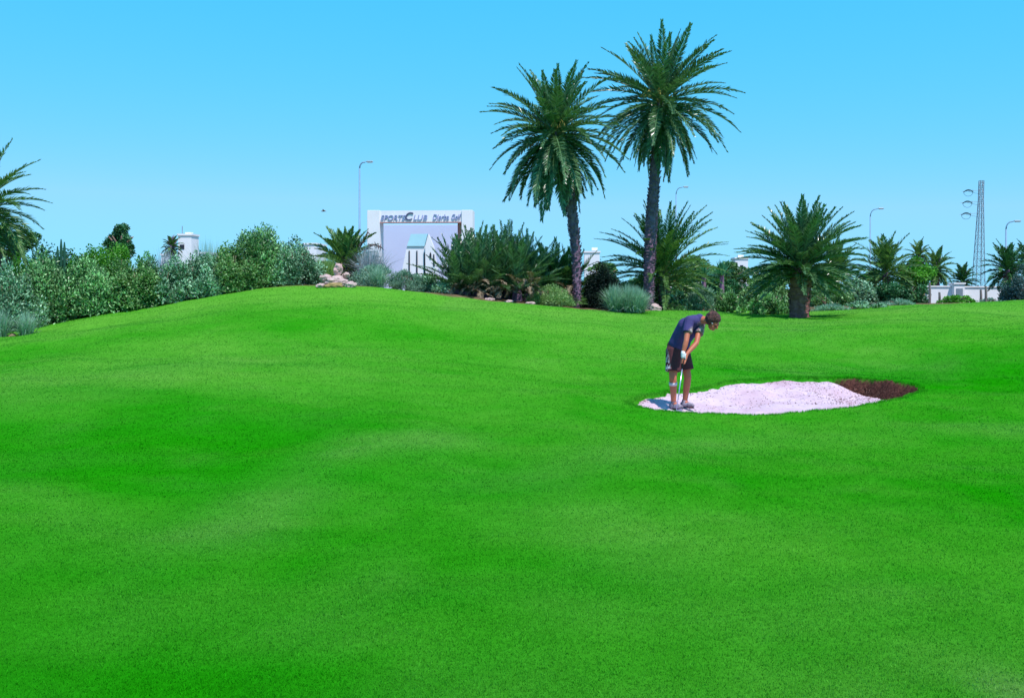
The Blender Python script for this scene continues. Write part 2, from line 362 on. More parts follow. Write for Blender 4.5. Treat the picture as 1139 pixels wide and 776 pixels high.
# ---- bunker sand
_fp = [(OLS[:, 0].min() + .4 + RNG.uniform(0, 4.2), 14.3 + RNG.uniform(0, 3), RNG.uniform(0, 3.1)) for _ in range(60)]
def sandz(x, y):
    return sandz0(x, y) + footprints(x, y)
def footprints(x, y):
    o = 0 * np.asarray(x, float)
    for a, b, t in _fp:
        u = (x - a) * math.cos(t) + (y - b) * math.sin(t); v = -(x - a) * math.sin(t) + (y - b) * math.cos(t); q = (u / .13) ** 2 + (v / .06) ** 2
        o = o - .026 * np.exp(-q) + .012 * np.exp(-(q - 2.2) ** 2)
    return o
def sandz0(x, y):
    d = SD(x, y); g = bank(x, y)
    return H(x, y) - .055 - .09 * sstep(0, .9, d) - .20 * sstep(PX(900, 16), PX(1000, 16), x) * sstep(0, .8, d) - .24 * g + .018 * fbm(x, y, 2.5, 51) + .010 * fbm(x, y, 9, 52)
sx = np.arange(bx0, bx1, .035); sy = np.arange(by0, by1, .035); SX, SY = np.meshgrid(sx, sy); sxr, syr = SX.ravel(), SY.ravel()
dd = SD(sxr, syr); SZ = sandz(sxr, syr); SZ = np.where(dd < -.02, SZ - .5, SZ)
ii = np.arange(len(sxr)).reshape(len(sy), len(sx)); Qs = np.stack([ii[:-1, :-1], ii[:-1, 1:], ii[1:, 1:], ii[1:, :-1]], -1).reshape(-1, 4)
keep = (dd[Qs] > -.09).all(1)
m, nt_, out = newmat('bunker sand'); N = nt_.nodes.new; L = nt_.links.new
p = N('ShaderNodeBsdfPrincipled'); p.inputs['Roughness'].default_value = .95; p.inputs['Specular IOR Level'].default_value = .1
tc = N('ShaderNodeTexCoord'); n1 = N('ShaderNodeTexNoise'); n1.inputs['Scale'].default_value = 1.4; n1.inputs['Detail'].default_value = 8
n2 = N('ShaderNodeTexNoise'); n2.inputs['Scale'].default_value = 9; n2.inputs['Detail'].default_value = 10; n2.inputs['Roughness'].default_value = .7
cr = N('ShaderNodeValToRGB'); cr.color_ramp.elements[0].position = .3; cr.color_ramp.elements[0].color = (.56, .38, .45, 1)
cr.color_ramp.elements[1].position = .6; cr.color_ramp.elements[1].color = (.70, .54, .64, 1)
L(tc.outputs['Object'], n1.inputs[0]); L(tc.outputs['Object'], n2.inputs[0]); L(n1.outputs[0], cr.inputs[0]); L(cr.outputs[0], p.inputs['Base Color'])
b = N('ShaderNodeBump'); b.inputs['Strength'].default_value = .9; b.inputs['Distance'].default_value = .06; L(n2.outputs[0], b.inputs['Height']); L(b.outputs[0], p.inputs['Normal']); L(p.outputs[0], out.inputs[0])
tag(mesh_np('bunker_sand', np.stack([sxr, syr, SZ], 1), Qs[keep], m, smooth=True), kind='structure')

# ---- turf blades: one mesh, density follows distance
def blades(n, sampler, hfun, wfun, name, mat, label, lean=.5, kind='stuff', varf=None, cat='grass'):
    x, y, z = sampler(n); n = len(x)
    a = RNG.uniform(0, 6.283, n); h = hfun(x, y) * RNG.uniform(.55, 1.25, n); wd = wfun(x, y) * RNG.uniform(.7, 1.3, n)
    la = RNG.uniform(0, 6.283, n); ln = h * RNG.uniform(0, lean, n)
    B = np.stack([x, y, z - .004], 1); U = np.stack([np.cos(a), np.sin(a), 0 * a], 1) * wd[:, None] / 2
    Tp = B + np.stack([np.cos(la) * ln, np.sin(la) * ln, h], 1)
    V = np.stack([B - U, B + U, Tp], 1).reshape(-1, 3); T = np.arange(3 * n).reshape(-1, 3)
    o = mesh_np(name, V, T, mat, attrs=varf(x, y) if varf else None, var=RNG.uniform(0, 1, n))
    tag(o, label, cat, kind=kind); return o
def mesh_z(x, y):
    i = np.clip(np.searchsorted(gx, x) - 1, 0, nx - 2); j = np.clip(np.searchsorted(gy, y) - 1, 0, ny - 2); Zg = GZ2.reshape(ny, nx)
    u = (x - gx[i]) / (gx[i + 1] - gx[i]); v = (y - gy[j]) / (gy[j + 1] - gy[j])
    return (Zg[j, i] * (1 - u) + Zg[j, i + 1] * u) * (1 - v) + (Zg[j + 1, i] * (1 - u) + Zg[j + 1, i + 1] * u) * v
def turf_sampler(n):
    Y = 1 / RNG.uniform(1 / 46, 1 / 2.6, n * 2); Y = np.where(RNG.uniform(size=n * 2) < .35, RNG.uniform(9, 44, n * 2), Y)
    X = RNG.uniform(-.62, .62, n * 2) * Y + RNG.uniform(-1.2, 1.2, n * 2)
    k = (SD(X, Y) < -.01) & (bed(X, Y) < .5); X, Y = X[k][:n], Y[k][:n]
    return X, Y, mesh_z(X, Y)
def blade_mat():
    m, nt, out = newmat('turf blades'); N = nt.nodes.new; L = nt.links.new
    def attr(n): a = N('ShaderNodeAttribute'); a.attribute_name = n; return a.outputs['Fac']
    def mix(f, a, b):
        x = N('ShaderNodeMix'); x.data_type = 'RGBA'
        for i, v in ((0, f), (6, a), (7, b)):
            if isinstance(v, tuple): x.inputs[i].default_value = (*v, 1)
            elif isinstance(v, float): x.inputs[i].default_value = v
            else: L(v, x.inputs[i])
        return x.outputs[2]
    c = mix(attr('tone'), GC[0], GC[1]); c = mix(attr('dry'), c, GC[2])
    v = mix(attr('var'), (0.66, .76, .6), (1.9, 1.5, 2.1))
    mu = N('ShaderNodeMix'); mu.data_type = 'RGBA'; mu.blend_type = 'MULTIPLY'; mu.inputs[0].default_value = 1; L(c, mu.inputs[6]); L(v, mu.inputs[7])
    d = N('ShaderNodeBsdfDiffuse'); t = N('ShaderNodeBsdfTranslucent'); L(mu.outputs[2], d.inputs[0]); L(mu.outputs[2], t.inputs[0])
    s = N('ShaderNodeMixShader'); s.inputs[0].default_value = .45; L(d.outputs[0], s.inputs[1]); L(t.outputs[0], s.inputs[2]); L(s.outputs[0], out.inputs[0]); return m
bm_ = blade_mat()
tf = lambda x, y: {'tone': tone(x, y), 'dry': dry(x, y)}
NB = 750000
blades(NB, turf_sampler, lambda x, y: np.clip(.013 + y * .0002, .013, .02), lambda x, y: np.clip(.0015 * y, .006, .03), 'turf_grass', bm_, 'short mown green turf covering the golf course', lean=.9, varf=tf)
def rim_sampler(n):
    i = RNG.integers(0, len(OLS), n); t = RNG.uniform(0, 1, n)[:, None]
    P = OLS[i] * (1 - t) + np.roll(OLS, -1, 0)[i] * t
    P = P + RNG.normal(0, .045, (n, 2)); d = SD(P[:, 0], P[:, 1]); k = (d < .015) & (d > -.3); P = P[k]; d = d[k]
    return P[:, 0], P[:, 1], H(P[:, 0], P[:, 1]) + .012 * np.exp(-((d + .06) / .06) ** 2)
blades(15000, rim_sampler, lambda x, y: .032 + 0 * x, lambda x, y: .010 + 0 * x, 'rim_grass', bm_, 'longer ragged grass fringing the sand bunker edge', lean=1.3, varf=tf)
def bank_sampler(n):
    X = RNG.uniform(bx0, bx1, n * 8); Y = RNG.uniform(by0, by1, n * 8); d = SD(X, Y); g = bank(X, Y)
    k = (d > .10) & (g > .08) & (d < .95) & (fbm(X, Y, 4, 77) > -.15); X, Y, d, g = X[k][:n], Y[k][:n], d[k][:n], g[k][:n]
    W = .05 + .85 * g
    return X, Y, H(X, Y) - (.55 + .32 * g) * sstep(0, 1, d / W) ** .55
mroot = leafmat('dry roots', (0.02, 0.008, 0.008), (0.30, 0.15, 0.11), .9, .1)
blades(4500, bank_sampler, lambda x, y: .05 + 0 * x, lambda x, y: .02 + 0 * x, 'bank_roots', mroot, 'brown roots and dead grass on the bunker bank', lean=1.6, cat='dry grass')
# debris on the sand: bits of leaf and twig
def deb_sampler(n):
    X = RNG.uniform(bx0, bx1, n * 6); Y = RNG.uniform(by0, by1, n * 6); d = SD(X, Y)
    pr = .22 + .9 * sstep(PX(860, 17), PX(960, 17), X) * sstep(16.0, 17.3, Y) + .4 * np.exp(-(d / .18) ** 2) + 2.2 * sstep(PX(900, 16.5), PX(955, 16.5), X)
    k = (d > .02) & (RNG.uniform(size=len(X)) < pr) & (fbm(X, Y, 1.5, 78) > -.35); X, Y = X[k][:n], Y[k][:n]
    return X, Y, sandz(X, Y) + .004
blades(1900, deb_sampler, lambda x, y: .010 + 0 * x, lambda x, y: .028 + 0 * x, 'sand_litter', mroot, 'small dark twigs and leaf bits lying on the sand', lean=2.5, cat='litter')

# ------------------------------------------------------------ vegetation builders
def rhombs(cen, dirv, nrm, ln, wd, droop=.15):
    dirv = dirv / (np.linalg.norm(dirv, axis=1)[:, None] + 1e-9); side = np.cross(dirv, nrm); side /= (np.linalg.norm(side, axis=1)[:, None] + 1e-9)
    ln = ln[:, None]; wd = wd[:, None]; nn = np.cross(side, dirv)
    v0 = cen - dirv * ln * .5; v2 = cen + dirv * ln * .5 - nn * ln * 0; v2[:, 2] -= (ln[:, 0] * droop)
    mid = cen - dirv * ln * .05 - nn * wd * .15
    V = np.stack([v0, mid + side * wd * .5, v2, mid - side * wd * .5], 1).reshape(-1, 3)
    return V, np.arange(len(V)).reshape(-1, 4)
def rvec(n, r=RNG):
    v = r.normal(size=(n, 3)); return v / np.linalg.norm(v, axis=1)[:, None]
def foliage(cx, cy, cz, rx, ry, rz, n, leaf, lw, mat, name, parent, upb=.4, clump=.30, nclump=36, half=True, seed=0, droop=.1, inner=.25, stretch=1.0):
    """leaves on the surfaces of many small clumps spread through an uneven dome; coordinates relative to parent"""
    r = np.random.default_rng(seed + 100)
    u = rvec(nclump, r); 
    if half: u[:, 2] = np.abs(u[:, 2])
    rad = r.uniform(.45, .86, nclump) ** .8 * (1 + .12 * np.sin(u[:, 0] * 5 + seed) )
    cc = u * rad[:, None] * (1 - clump * .25)
    if half: cc[:, 2] = cc[:, 2] * .95
    cr = r.uniform(.6, 1.35, nclump) * clump
    if half:   # skirt clumps so that the foot is filled
        ns = nclump // 2; a = r.uniform(0, 6.28, ns); q = r.uniform(.3, .82, ns)
        cc = np.concatenate([cc, np.stack([np.cos(a) * q, np.sin(a) * q, r.uniform(.05, .3, ns)], 1)]); cr = np.concatenate([cr, r.uniform(.6, 1.1, ns) * clump])
    k = r.choice(len(cc), n, p=cr ** 2 / (cr ** 2).sum())
    dv = rvec(n, r); dv[:, 2] = np.where(r.uniform(size=n) < .5, np.abs(dv[:, 2]), dv[:, 2])
    sh = r.uniform(0, 1, n) ** inner
    P = cc[k] + dv * (cr[k] * sh * r.uniform(.8, 1.18, n))[:, None]
    if half: P[:, 2] = np.abs(P[:, 2])
    P = P * np.array([rx, ry, rz]) + np.array([cx, cy, cz])
    out = dv + r.normal(0, .5, (n, 3)); out[:, 2] += upb; out[:, 2] *= stretch
    nr = dv + r.normal(0, .6, (n, 3)) + np.array([0, 0, .5])
    L_ = leaf * r.uniform(.6, 1.3, n); V, Qd = rhombs(P, out, nr, L_, lw * r.uniform(.7, 1.3, n), droop)
    cv = r.uniform(-.25, .25, len(cc))[k]
    var = np.clip(.40 + cv + r.normal(0, .25, n), 0, 1)
    return mesh_np(name, V, Qd, mat, parent, var=var)
def stems(parent, rx, rz, n=7, r0=.02, mat='bark2', name='stem', seed=0):
    r = np.random.default_rng(seed); mb = MB()
    for i in range(n):
        a = r.uniform(0, 6.28); q = r.uniform(.25, .7) * rx
        pts = [(0.12 * math.cos(a) * i / n, .12 * math.sin(a) * i / n, -.05)]
        for t in (.35, .7, 1): pts.append((q * t * math.cos(a + .2 * t), q * t * math.sin(a + .2 * t), rz * .8 * t ** .8))
        mb.tube(pts, [r0 * 1.3, r0, r0 * .7, r0 * .35], 5)
    return mb.build(name, M[mat], parent, smooth=True)
SHRUB = {  # leaf length, width, leaves per square pixel, up bias, clump, droop
    'oleander': ('oleander', .115, .036, .95, .7, .26, .05),
    'teal': ('teal', .105, .034, .95, .7, .25, .05),
    'bright': ('bright', .08, .045, 1.0, .3, .24, .1),
    'mid': ('mid', .09, .045, .9, .3, .25, .1),
    'dark': ('darktree', .09, .05, 1.0, .3, .28, .1),
    'silver': ('silver', .10, .018, 1.3, 1.0, .26, .0),
    'black': ('black', .06, .034, 3.2, .2, .30, .1),
    'bluegrey': ('bluegrey', .09, .03, 1.0, .5, .28, .1),
    'straw': ('straw', .09, .02, 1.3, .7, .26, .1),
}
_sd = [0]
def shrub(px0, px1, top, Y, style, label, cat='shrub', group=None, depth=.8, name='shrub', dens=1.0, sink=0.0, mat=None):
    _sd[0] += 1; s = _sd[0]
    px = (px0 + px1) / 2; X = PX(px, Y); z = hz(X, Y); wpx = px1 - px0; rx = wpx / 2 * Y / F
    zt = EYE - (top - HY) * Y / F; rz = max(.25, zt - z); root = empty(name, (X, Y, z)); tag(root, label, cat, group)
    mt, ll, lw, dn, up, cl, dr = SHRUB[style]
    hp = rz * F / Y; k = max(1, Y / 34)
    n = int(min(26000, max(600, wpx * hp * dn * dens * 3.9)))
    foliage(0, 0, 0, rx * 1.16, rx * depth + .15, rz * (.86 if sink else 1.0), n, ll * k * (.8 if wpx < 30 else 1) * .88, lw * k * 1.35, M[mat or mt], 'foliage', root, up, cl, nclump=int(np.clip(wpx * hp / 70, 18, 90)), seed=s, droop=dr)
    if style != 'black': stems(root, rx, rz * .8, seed=s)
    return root
def tree(px, base_w, px0, px1, top, bot, Y, style, label, name='tree', group=None, dens=1.0, trunk=True, cat='tree'):
    """crown between pixel rows top..bot, carried on a trunk"""
    _sd[0] += 1; s = _sd[0]; X = PX(px, Y); z = hz(X, Y); root = empty(name, (X, Y, z)); tag(root, label, cat, group)
    zt = EYE - (top - HY) * Y / F; zb = max(z + .2, EYE - (bot - HY) * Y / F); cx = (PX((px0 + px1) / 2, Y) - X); rx = (px1 - px0) / 2 * Y / F; rz = (zt - zb) / 2; cz = (zt + zb) / 2 - z
    mt, ll, lw, dn, up, cl, dr = SHRUB[style]; k = max(1, Y / 34)
    n = int(min(12000, max(700, (px1 - px0) * (bot - top) * dn * dens * 3.4)))
    foliage(cx, 0, cz, rx * 1.1, rx * 1.0, rz * 1.1, n, ll * k * .95, lw * k * 1.4, M[mt], 'crown', root, .2, .30, nclump=int(np.clip((px1 - px0) * (bot - top) / 60, 12, 50)), half=False, seed=s, droop=dr)
    mb = MB(); mb.tube([(0, 0, -.1), (cx * .3, 0, cz * .5), (cx, 0, cz)], [.16, .12, .06], 7)
    r = np.random.default_rng(s)
    for i in range(6):
        a = r.uniform(0, 6.28); mb.tube([(cx * .35, 0, cz * .55), (cx + rx * .4 * math.cos(a), rx * .4 * math.sin(a), cz), (cx + rx * .75 * math.cos(a), rx * .75 * math.sin(a), cz + rz * .35)], [.07, .045, .02], 5)
    mb.build('trunk', M['bark2'], root, smooth=True); return root

# ---- date palm fronds
def frond_data(L_, e0, droop, nl, ll, lw, seed, vee=.5, wid=1.0, tw=.0):
    r = np.random.default_rng(seed); K = 16; s = np.linspace(0, 1, K); e = e0 - droop * s ** 1.4
    dx = np.cos(e); dz = np.sin(e); x = np.concatenate([[0], np.cumsum((dx[:-1] + dx[1:]) / 2)]) / (K - 1) * L_; z = np.concatenate([[0], np.cumsum((dz[:-1] + dz[1:]) / 2)]) / (K - 1) * L_
    yb = np.sin(s * 2.2) * tw * L_
    mb = MB(); mb.tube([(x[i], yb[i], z[i]) for i in range(K)], [max(.006, .032 * (1 - s[i]) ** .8) for i in range(K)], 4, cap=False)
    V1 = np.concatenate(mb.V); Q1 = np.concatenate(mb.Q)
    Vs = [V1]; Qs_ = [Q1]; nv = len(V1); var = [np.full(len(Q1), .95)]
    for sgn in (-1, 1):
        t = np.linspace(.14, .995, nl) + r.normal(0, .004, nl); t = np.clip(t, .1, 1)
        bx = np.interp(t, s, x); bz = np.interp(t, s, z); by = np.interp(t, s, yb); ee = np.interp(t, s, e)
        T_ = np.stack([np.cos(ee), 0 * ee, np.sin(ee)], 1); N_ = np.stack([-np.sin(ee), 0 * ee, np.cos(ee)], 1); S_ = np.array([0, sgn, 0.])[None] + 0 * T_
        fw = .80 + .6 * t ** 2 + r.normal(0, .10, nl); vv = vee + r.normal(0, .20, nl)
        D = T_ * fw[:, None] + S_ * (1.0 * np.cos(vv))[:, None] + N_ * (np.sin(vv))[:, None]
        D /= np.linalg.norm(D, axis=1)[:, None]
        prof = np.clip(np.sin(np.clip(t * 1.08, 0, 1) * math.pi * .86 + .28), .18, 1) ** .7 * wid
        l = ll * prof * r.uniform(.85, 1.12, nl); B = np.stack([bx, by, bz], 1); cen = B + D * (l * .5)[:, None]
        Vq, Qq = rhombs(cen, D, N_ + r.normal(0, .35, (nl, 3)), l, np.full(nl, lw) * r.uniform(.8, 1.2, nl), .10)
        Vs.append(Vq); Qs_.append(Qq + nv); nv += len(Vq); var.append(np.clip(.45 + r.normal(0, .25, nl), 0, 1))
    return np.concatenate(Vs), np.concatenate(Qs_), np.concatenate(var)
_fc = {}
def frond_mesh(key, *a, mat='palm_leaf'):
    if key in _fc: return _fc[key]
    V, Q_, var = frond_data(*a); o = mesh_np('frond', V, Q_, M[mat], var=var); me = o.data; bpy.data.objects.remove(o); _fc[key] = me; return me
def trunk_curve(pts, rads, z_rep=.085, name='trunk', parent=None, boots=True, seed=0, mat='bark'):
    r = np.random.default_rng(seed); P = np.array(pts, float); K = 60; tt = np.linspace(0, 1, len(P)); t = np.linspace(0, 1, K)
    def cr(v):
        from numpy.polynomial import polynomial as pl
        c = pl.polyfit(tt, v, min(3, len(P) - 1)); return pl.polyval(t, c)
    X_, Y_, Z_ = (cr(P[:, i]) for i in range(3)); rr = np.interp(t, np.linspace(0, 1, len(rads)), rads)
    mb = MB(); n = 18; rings = []
    for i in range(K):
        a = np.arange(n) * 2 * math.pi / n; rad = rr[i] * (1 + .05 * np.sin(a * 3 + i * .9) + r.normal(0, .02, n))
        rings.append(np.stack([X_[i] + rad * np.cos(a), Y_[i] + rad * np.sin(a), Z_[i] + 0 * a], 1))
    V = np.concatenate(rings); ii = np.arange(K * n).reshape(K, n); Qt = np.stack([ii[:-1], np.roll(ii[:-1], -1, 1), np.roll(ii[1:], -1, 1), ii[1:]], -1).reshape(-1, 4); mb.add(V, Qt)
    if boots:  # cut leaf bases in a spiral
        H_ = Z_[-1] - Z_[0]; nb = int(H_ / z_rep * 9 / 1.6); ga = 2.39996
        for k in range(nb):
            q = (k + .5) / nb; cx_, cy_, cz_, r_ = np.interp(q, t, X_), np.interp(q, t, Y_), np.interp(q, t, Z_), np.interp(q, t, rr); a = k * ga + r.normal(0, .16)
            ca, sa = math.cos(a), math.sin(a); w_ = r_ * .36; h_ = .13 * r.uniform(.8, 1.2); o_ = .055 * r.uniform(.7, 1.5)
            c0 = np.array([cx_ + ca * r_ * .93, cy_ + sa * r_ * .93, cz_ + r.normal(0, .03)]); sd_ = np.array([-sa, ca, 0]); ou = np.array([ca, sa, 0]); up_ = np.array([0, 0, 1.])
            mb.add([c0 - sd_ * w_ * .6 - up_ * h_ * .6, c0 + sd_ * w_ * .6 - up_ * h_ * .6, c0 + sd_ * w_ + up_ * h_ * .4 + ou * o_, c0 - sd_ * w_ + up_ * h_ * .4 + ou * o_, c0 + ou * (o_ * .4) + up_ * h_ * .55, ], [(0, 1, 2, 3)], [(3, 2, 4)])
    return mb.build(name, M[mat], parent, smooth=False), (X_[-1], Y_[-1], Z_[-1])
def palm(px, Y, crown_px, crown_py, Lpx, nf, label, el=(85, -75), name='date_palm', group=None, detail=True, rads=(.34, .24, .2), mid=None, mat='palm_leaf', seed=0, dro=(.5, 1.2), dead=0, nl=52, ll=.5, lw=.032, cat='palm tree', bend=0, power=1.0, base=None, trunk=True, heart=1.0, bark='bark', low=.9):
    r = np.random.default_rng(seed + 500); X = PX(px, Y); z = hz(X, Y) if base is None else base
    root = empty(name, (X, Y, z)); tag(root, label, cat, group)
    cx = PX(crown_px, Y) - X; cz = EYE - (crown_py - HY) * Y / F - z; L_ = Lpx * Y / F
    if trunk:
        pts = [(0, 0, -.15)] + ([(PX(m[0], Y) - X, 0, EYE - (m[1] - HY) * Y / F - z) for m in mid] if mid else [(cx * .33, 0, cz * .33), (cx * .66, 0, cz * .66)]) + [(cx, 0, cz)]
        trunk_curve(pts, rads, parent=root, seed=seed, boots=detail, mat=bark)
    # heart of the crown
    mb = MB(); nb = 46 if detail else 12; hr = rads[-1] * heart
    for i in range(nb):
        a = i * 2.4; q = i / nb; rr = hr * (1.15 - .7 * q); h0 = -.45 + .8 * q; e = -.1 + 1.3 * q
        p0 = np.array([rr * .6 * math.cos(a), rr * .6 * math.sin(a), h0]); dv = np.array([math.cos(a) * math.cos(e), math.sin(a) * math.cos(e), math.sin(e)])
        mb.tube([p0, p0 + dv * .22, p0 + dv * .40 + np.array([0, 0, .06])], [.055, .04, .02], 5)
    crown = mb.build('crown', M['bark'] if not detail else M['heart'], root, loc=(cx, 0, cz))
    if not detail:
        Vs, Qq, va, n0 = [], [], [], 0
    for i in range(nf):
        q = (i + .5) / nf; e = R(el[0] + (el[1] - el[0]) * q ** power); az = i * 2.39996 + r.normal(0, .18)
        cls = int(q * 9); isd = i >= nf - dead
        dr = dro[0] + (dro[1] - dro[0]) * math.sin(min(1, q * 1.25) * math.pi * .75)
        if e < -.5: dr = .35
        if detail:
            key = (name, mat, cls, i % 2, round(L_, 2), isd, label[:20])
            ecl = R(el[0] + (el[1] - el[0]) * ((cls + .5) / 9) ** power)
            me = frond_mesh(key, L_, ecl, dr, nl, ll, lw, i + seed * 31, .45, 1.0, .03 * (-1) ** i, mat='dead_leaf' if isd else mat)
            o = bpy.data.objects.new('frond', me); C.objects.link(o); o.parent = crown
            o.location = (.06 * math.cos(az), .06 * math.sin(az), .12 - .38 * q)
            o.rotation_euler = (r.normal(0, .10), -(e - ecl) + r.normal(0, .05), az); s_ = r.uniform(.84, 1.08) * (1.0 - .10 * max(0, 1 - q / .22)) * (low if q > .68 else 1); o.scale = (s_, s_, s_)
        else:
            V, Q_, v = frond_data(L_ * r.uniform(.82, 1.08), e, dr, nl, ll, lw, i + seed * 31, .45); ca, sa = math.cos(az), math.sin(az)
            V = np.stack([V[:, 0] * ca - V[:, 1] * sa, V[:, 0] * sa + V[:, 1] * ca, V[:, 2] + .1 - .3 * q], 1); Vs.append(V); Qq.append(Q_ + n0); n0 += len(V); va.append(v)
    if not detail:
        f = mesh_np('fronds', np.concatenate(Vs), np.concatenate(Qq), M[mat], crown, var=np.concatenate(va)); f['kind'] = 'stuff' if False else 'part'
        del f['kind']; f.name = 'leaves'
    return root, crown
M['heart'] = surf('leaf bases', (0.16, 0.17, 0.05), (0.30, 0.26, 0.10), .8, 4, .3)
M['fruit'] = surf('date stalks', (0.42, 0.30, 0.06), (0.30, 0.24, 0.06), .7, 5)

# ------------------------------------------------------------ the palms
def fruit(crown, n, L_, seed):
    r = np.random.default_rng(seed)
    for i in range(n):
        a = r.uniform(0, 6.28); mb = MB(); p = np.array([.15 * math.cos(a), .15 * math.sin(a), .05]); tip = p + np.array([math.cos(a) * .45, math.sin(a) * .45, .30])
        mb.tube([p, (p + tip) / 2 + [0, 0, .12], tip], [.02, .018, .012], 5)
        for k in range(14):
            b = r.uniform(0, 6.28); e = tip + np.array([math.cos(a) * .12 + .12 * math.cos(b), math.sin(a) * .12 + .12 * math.sin(b), -.22 - .1 * r.uniform()]); mb.tube([tip, (tip + e) / 2 + [0, 0, .03], e], [.008, .008, .014], 4)
        mb.build('fruit_stalk', M['fruit'], crown)
_, ca_ = palm(722, 37, 735, 112, 88, 98, 'taller dark trunked date palm with the highest full crown, right one of the tall pair', el=(80, -78), rads=(.17, .18, .21, .19, .16, .15), mid=((723, 280), (728, 200)), seed=1, dro=(.20, .75), nl=88, ll=.39, lw=.046, power=.95)
fruit(ca_, 5, .6, 3)
_, cb_ = palm(641, 35.5, 617, 147, 83, 98, 'tall date palm with curved leaning trunk and drooping crown, left one of the tall pair', el=(78, -74), rads=(.13, .14, .17, .17, .14, .14), mid=((640, 270), (631, 208)), seed=2, dro=(.28, .85), nl=88, ll=.38, lw=.046, mat='palm_leaf', power=.95, low=1.05)
fruit(cb_, 4, .6, 5)
palm(889, 33.6, 891, 295, 78, 92, 'short stout date palm with round crown standing on the turf right of the golfer', el=(82, -20), rads=(.31, .33, .33, .26), seed=3, dro=(.15, .6), nl=84, ll=.36, lw=.046, bark='bark_red', power=.9)
palm(740, 39.0, 737, 304, 86, 76, 'young trunkless looking palm with arching fronds right behind the tallest palm', el=(80, -15), rads=(.26, .24, .22), seed=4, dro=(.3, .85), nl=74, ll=.36, lw=.044, mat='palm_leaf2', power=1.0)
palm(-22, 31.5, -24, 232, 84, 74, 'date palm cut off by the left edge of the photo, shaggy brown skirt', el=(80, -75), rads=(.34, .3, .26, .24), seed=5, dro=(.3, .9), nl=70, ll=.40, lw=.042, mat='palm_leaf2', power=.8, dead=14)

# dense multi stemmed clump in the middle
def palm_clump(px0, px1, top, Y, label, n_heads, nf, seed, mat, name='palm_clump', dead=18, els=(86, -2), ll=.36, dro=(.1, .55)):
    r = np.random.default_rng(seed); px = (px0 + px1) / 2; X = PX(px, Y); z = hz(X, Y); root = empty(name, (X, Y, z)); tag(root, label, 'palm clump')
    Wm = (px1 - px0) * Y / F; Ht = EYE - (top - HY) * Y / F - z; mb = MB(); Vd, Qd, vd, n0 = [], [], [], 0
    for h in range(n_heads):
        hx = (h / (n_heads - 1) - .5) * Wm * .60 if n_heads > 1 else 0; hy = r.uniform(-.5, .8); hh = r.uniform(.15, .45); MB().tube([(hx, hy, -.1), (hx, hy, hh)], [.2, .15], 7).build('stump', M['bark'], root)
        edge = abs(hx) / (Wm * .5 + 1e-6); L_ = Ht * (1.0 - .38 * edge) * r.uniform(.82, 1.0)
        V_, Q_, va, nn = [], [], [], 0
        for i in range(nf):
            q = (i + .5) / nf; e = R(els[0] + (els[1] - els[0]) * q ** 1.3); az = i * 2.4 + r.normal(0, .2)
            if abs(hx) > .1 and math.cos(az) * hx < 0: e = min(R(88), e + .25)
            V, Qf, v = frond_data(L_ * r.uniform(.75, 1.05), e, dro[0] + (dro[1] - dro[0]) * q, 54, ll * 1.15, .038, seed * 99 + h * 40 + i, .5)
            ca, sa = math.cos(az), math.sin(az); V = np.stack([V[:, 0] * ca - V[:, 1] * sa + hx, V[:, 0] * sa + V[:, 1] * ca + hy, V[:, 2] + hh], 1); V[:, 2] = np.maximum(V[:, 2], .02)
            V_.append(V); Q_.append(Qf + nn); nn += len(V); va.append(np.clip(v - .15 * (r.uniform() < .4), 0, 1))
        mesh_np('fan_of_fronds' if False else 'leaf_head', np.concatenate(V_), np.concatenate(Q_), M[mat], root, var=np.concatenate(va))
    for i in range(dead):
        hx = r.uniform(-.38, .38) * Wm; az = r.uniform(0, 6.28) if r.uniform() < .4 else r.uniform(3.6, 5.8); V, Qf, v = frond_data(r.uniform(.35, .9), r.uniform(-.3, 1.1), r.uniform(.4, 2.8), 26, .18, .035, i + 900, .2)
        ca, sa = math.cos(az), math.sin(az); V = np.stack([V[:, 0] * ca - V[:, 1] * sa + hx, V[:, 0] * sa + V[:, 1] * ca - .7, V[:, 2] + r.uniform(.15, .6)], 1); V[:, 2] = np.maximum(V[:, 2], .02)
        Vd.append(V); Qd.append(Qf + n0); n0 += len(V); vd.append(v)
    mesh_np('dry_leaves', np.concatenate(Vd), np.concatenate(Qd), M['dead_leaf'], root, var=np.concatenate(vd))
    return root
palm_clump(482, 612, 240, 34.6, 'big dense spiky palm clump with dry leaves at its foot, left of the curved palm', 8, 25, 11, 'palm_leaf', dead=44, els=(88, 8), ll=.27)
palm_clump(588, 642, 262, 36.5, 'smaller olive palm clump squeezed behind the curved palm trunk', 3, 24, 12, 'palm_leaf2', dead=6)
palm(384, 35.6, 384, 293, 44, 44, 'small spreading palm above the rock stack left of the gate', el=(84, -5), name='young_palm', rads=(.14, .12, .12), seed=13, dro=(.15, .7), nl=60, ll=.30, lw=.044, mat='palm_leaf2')
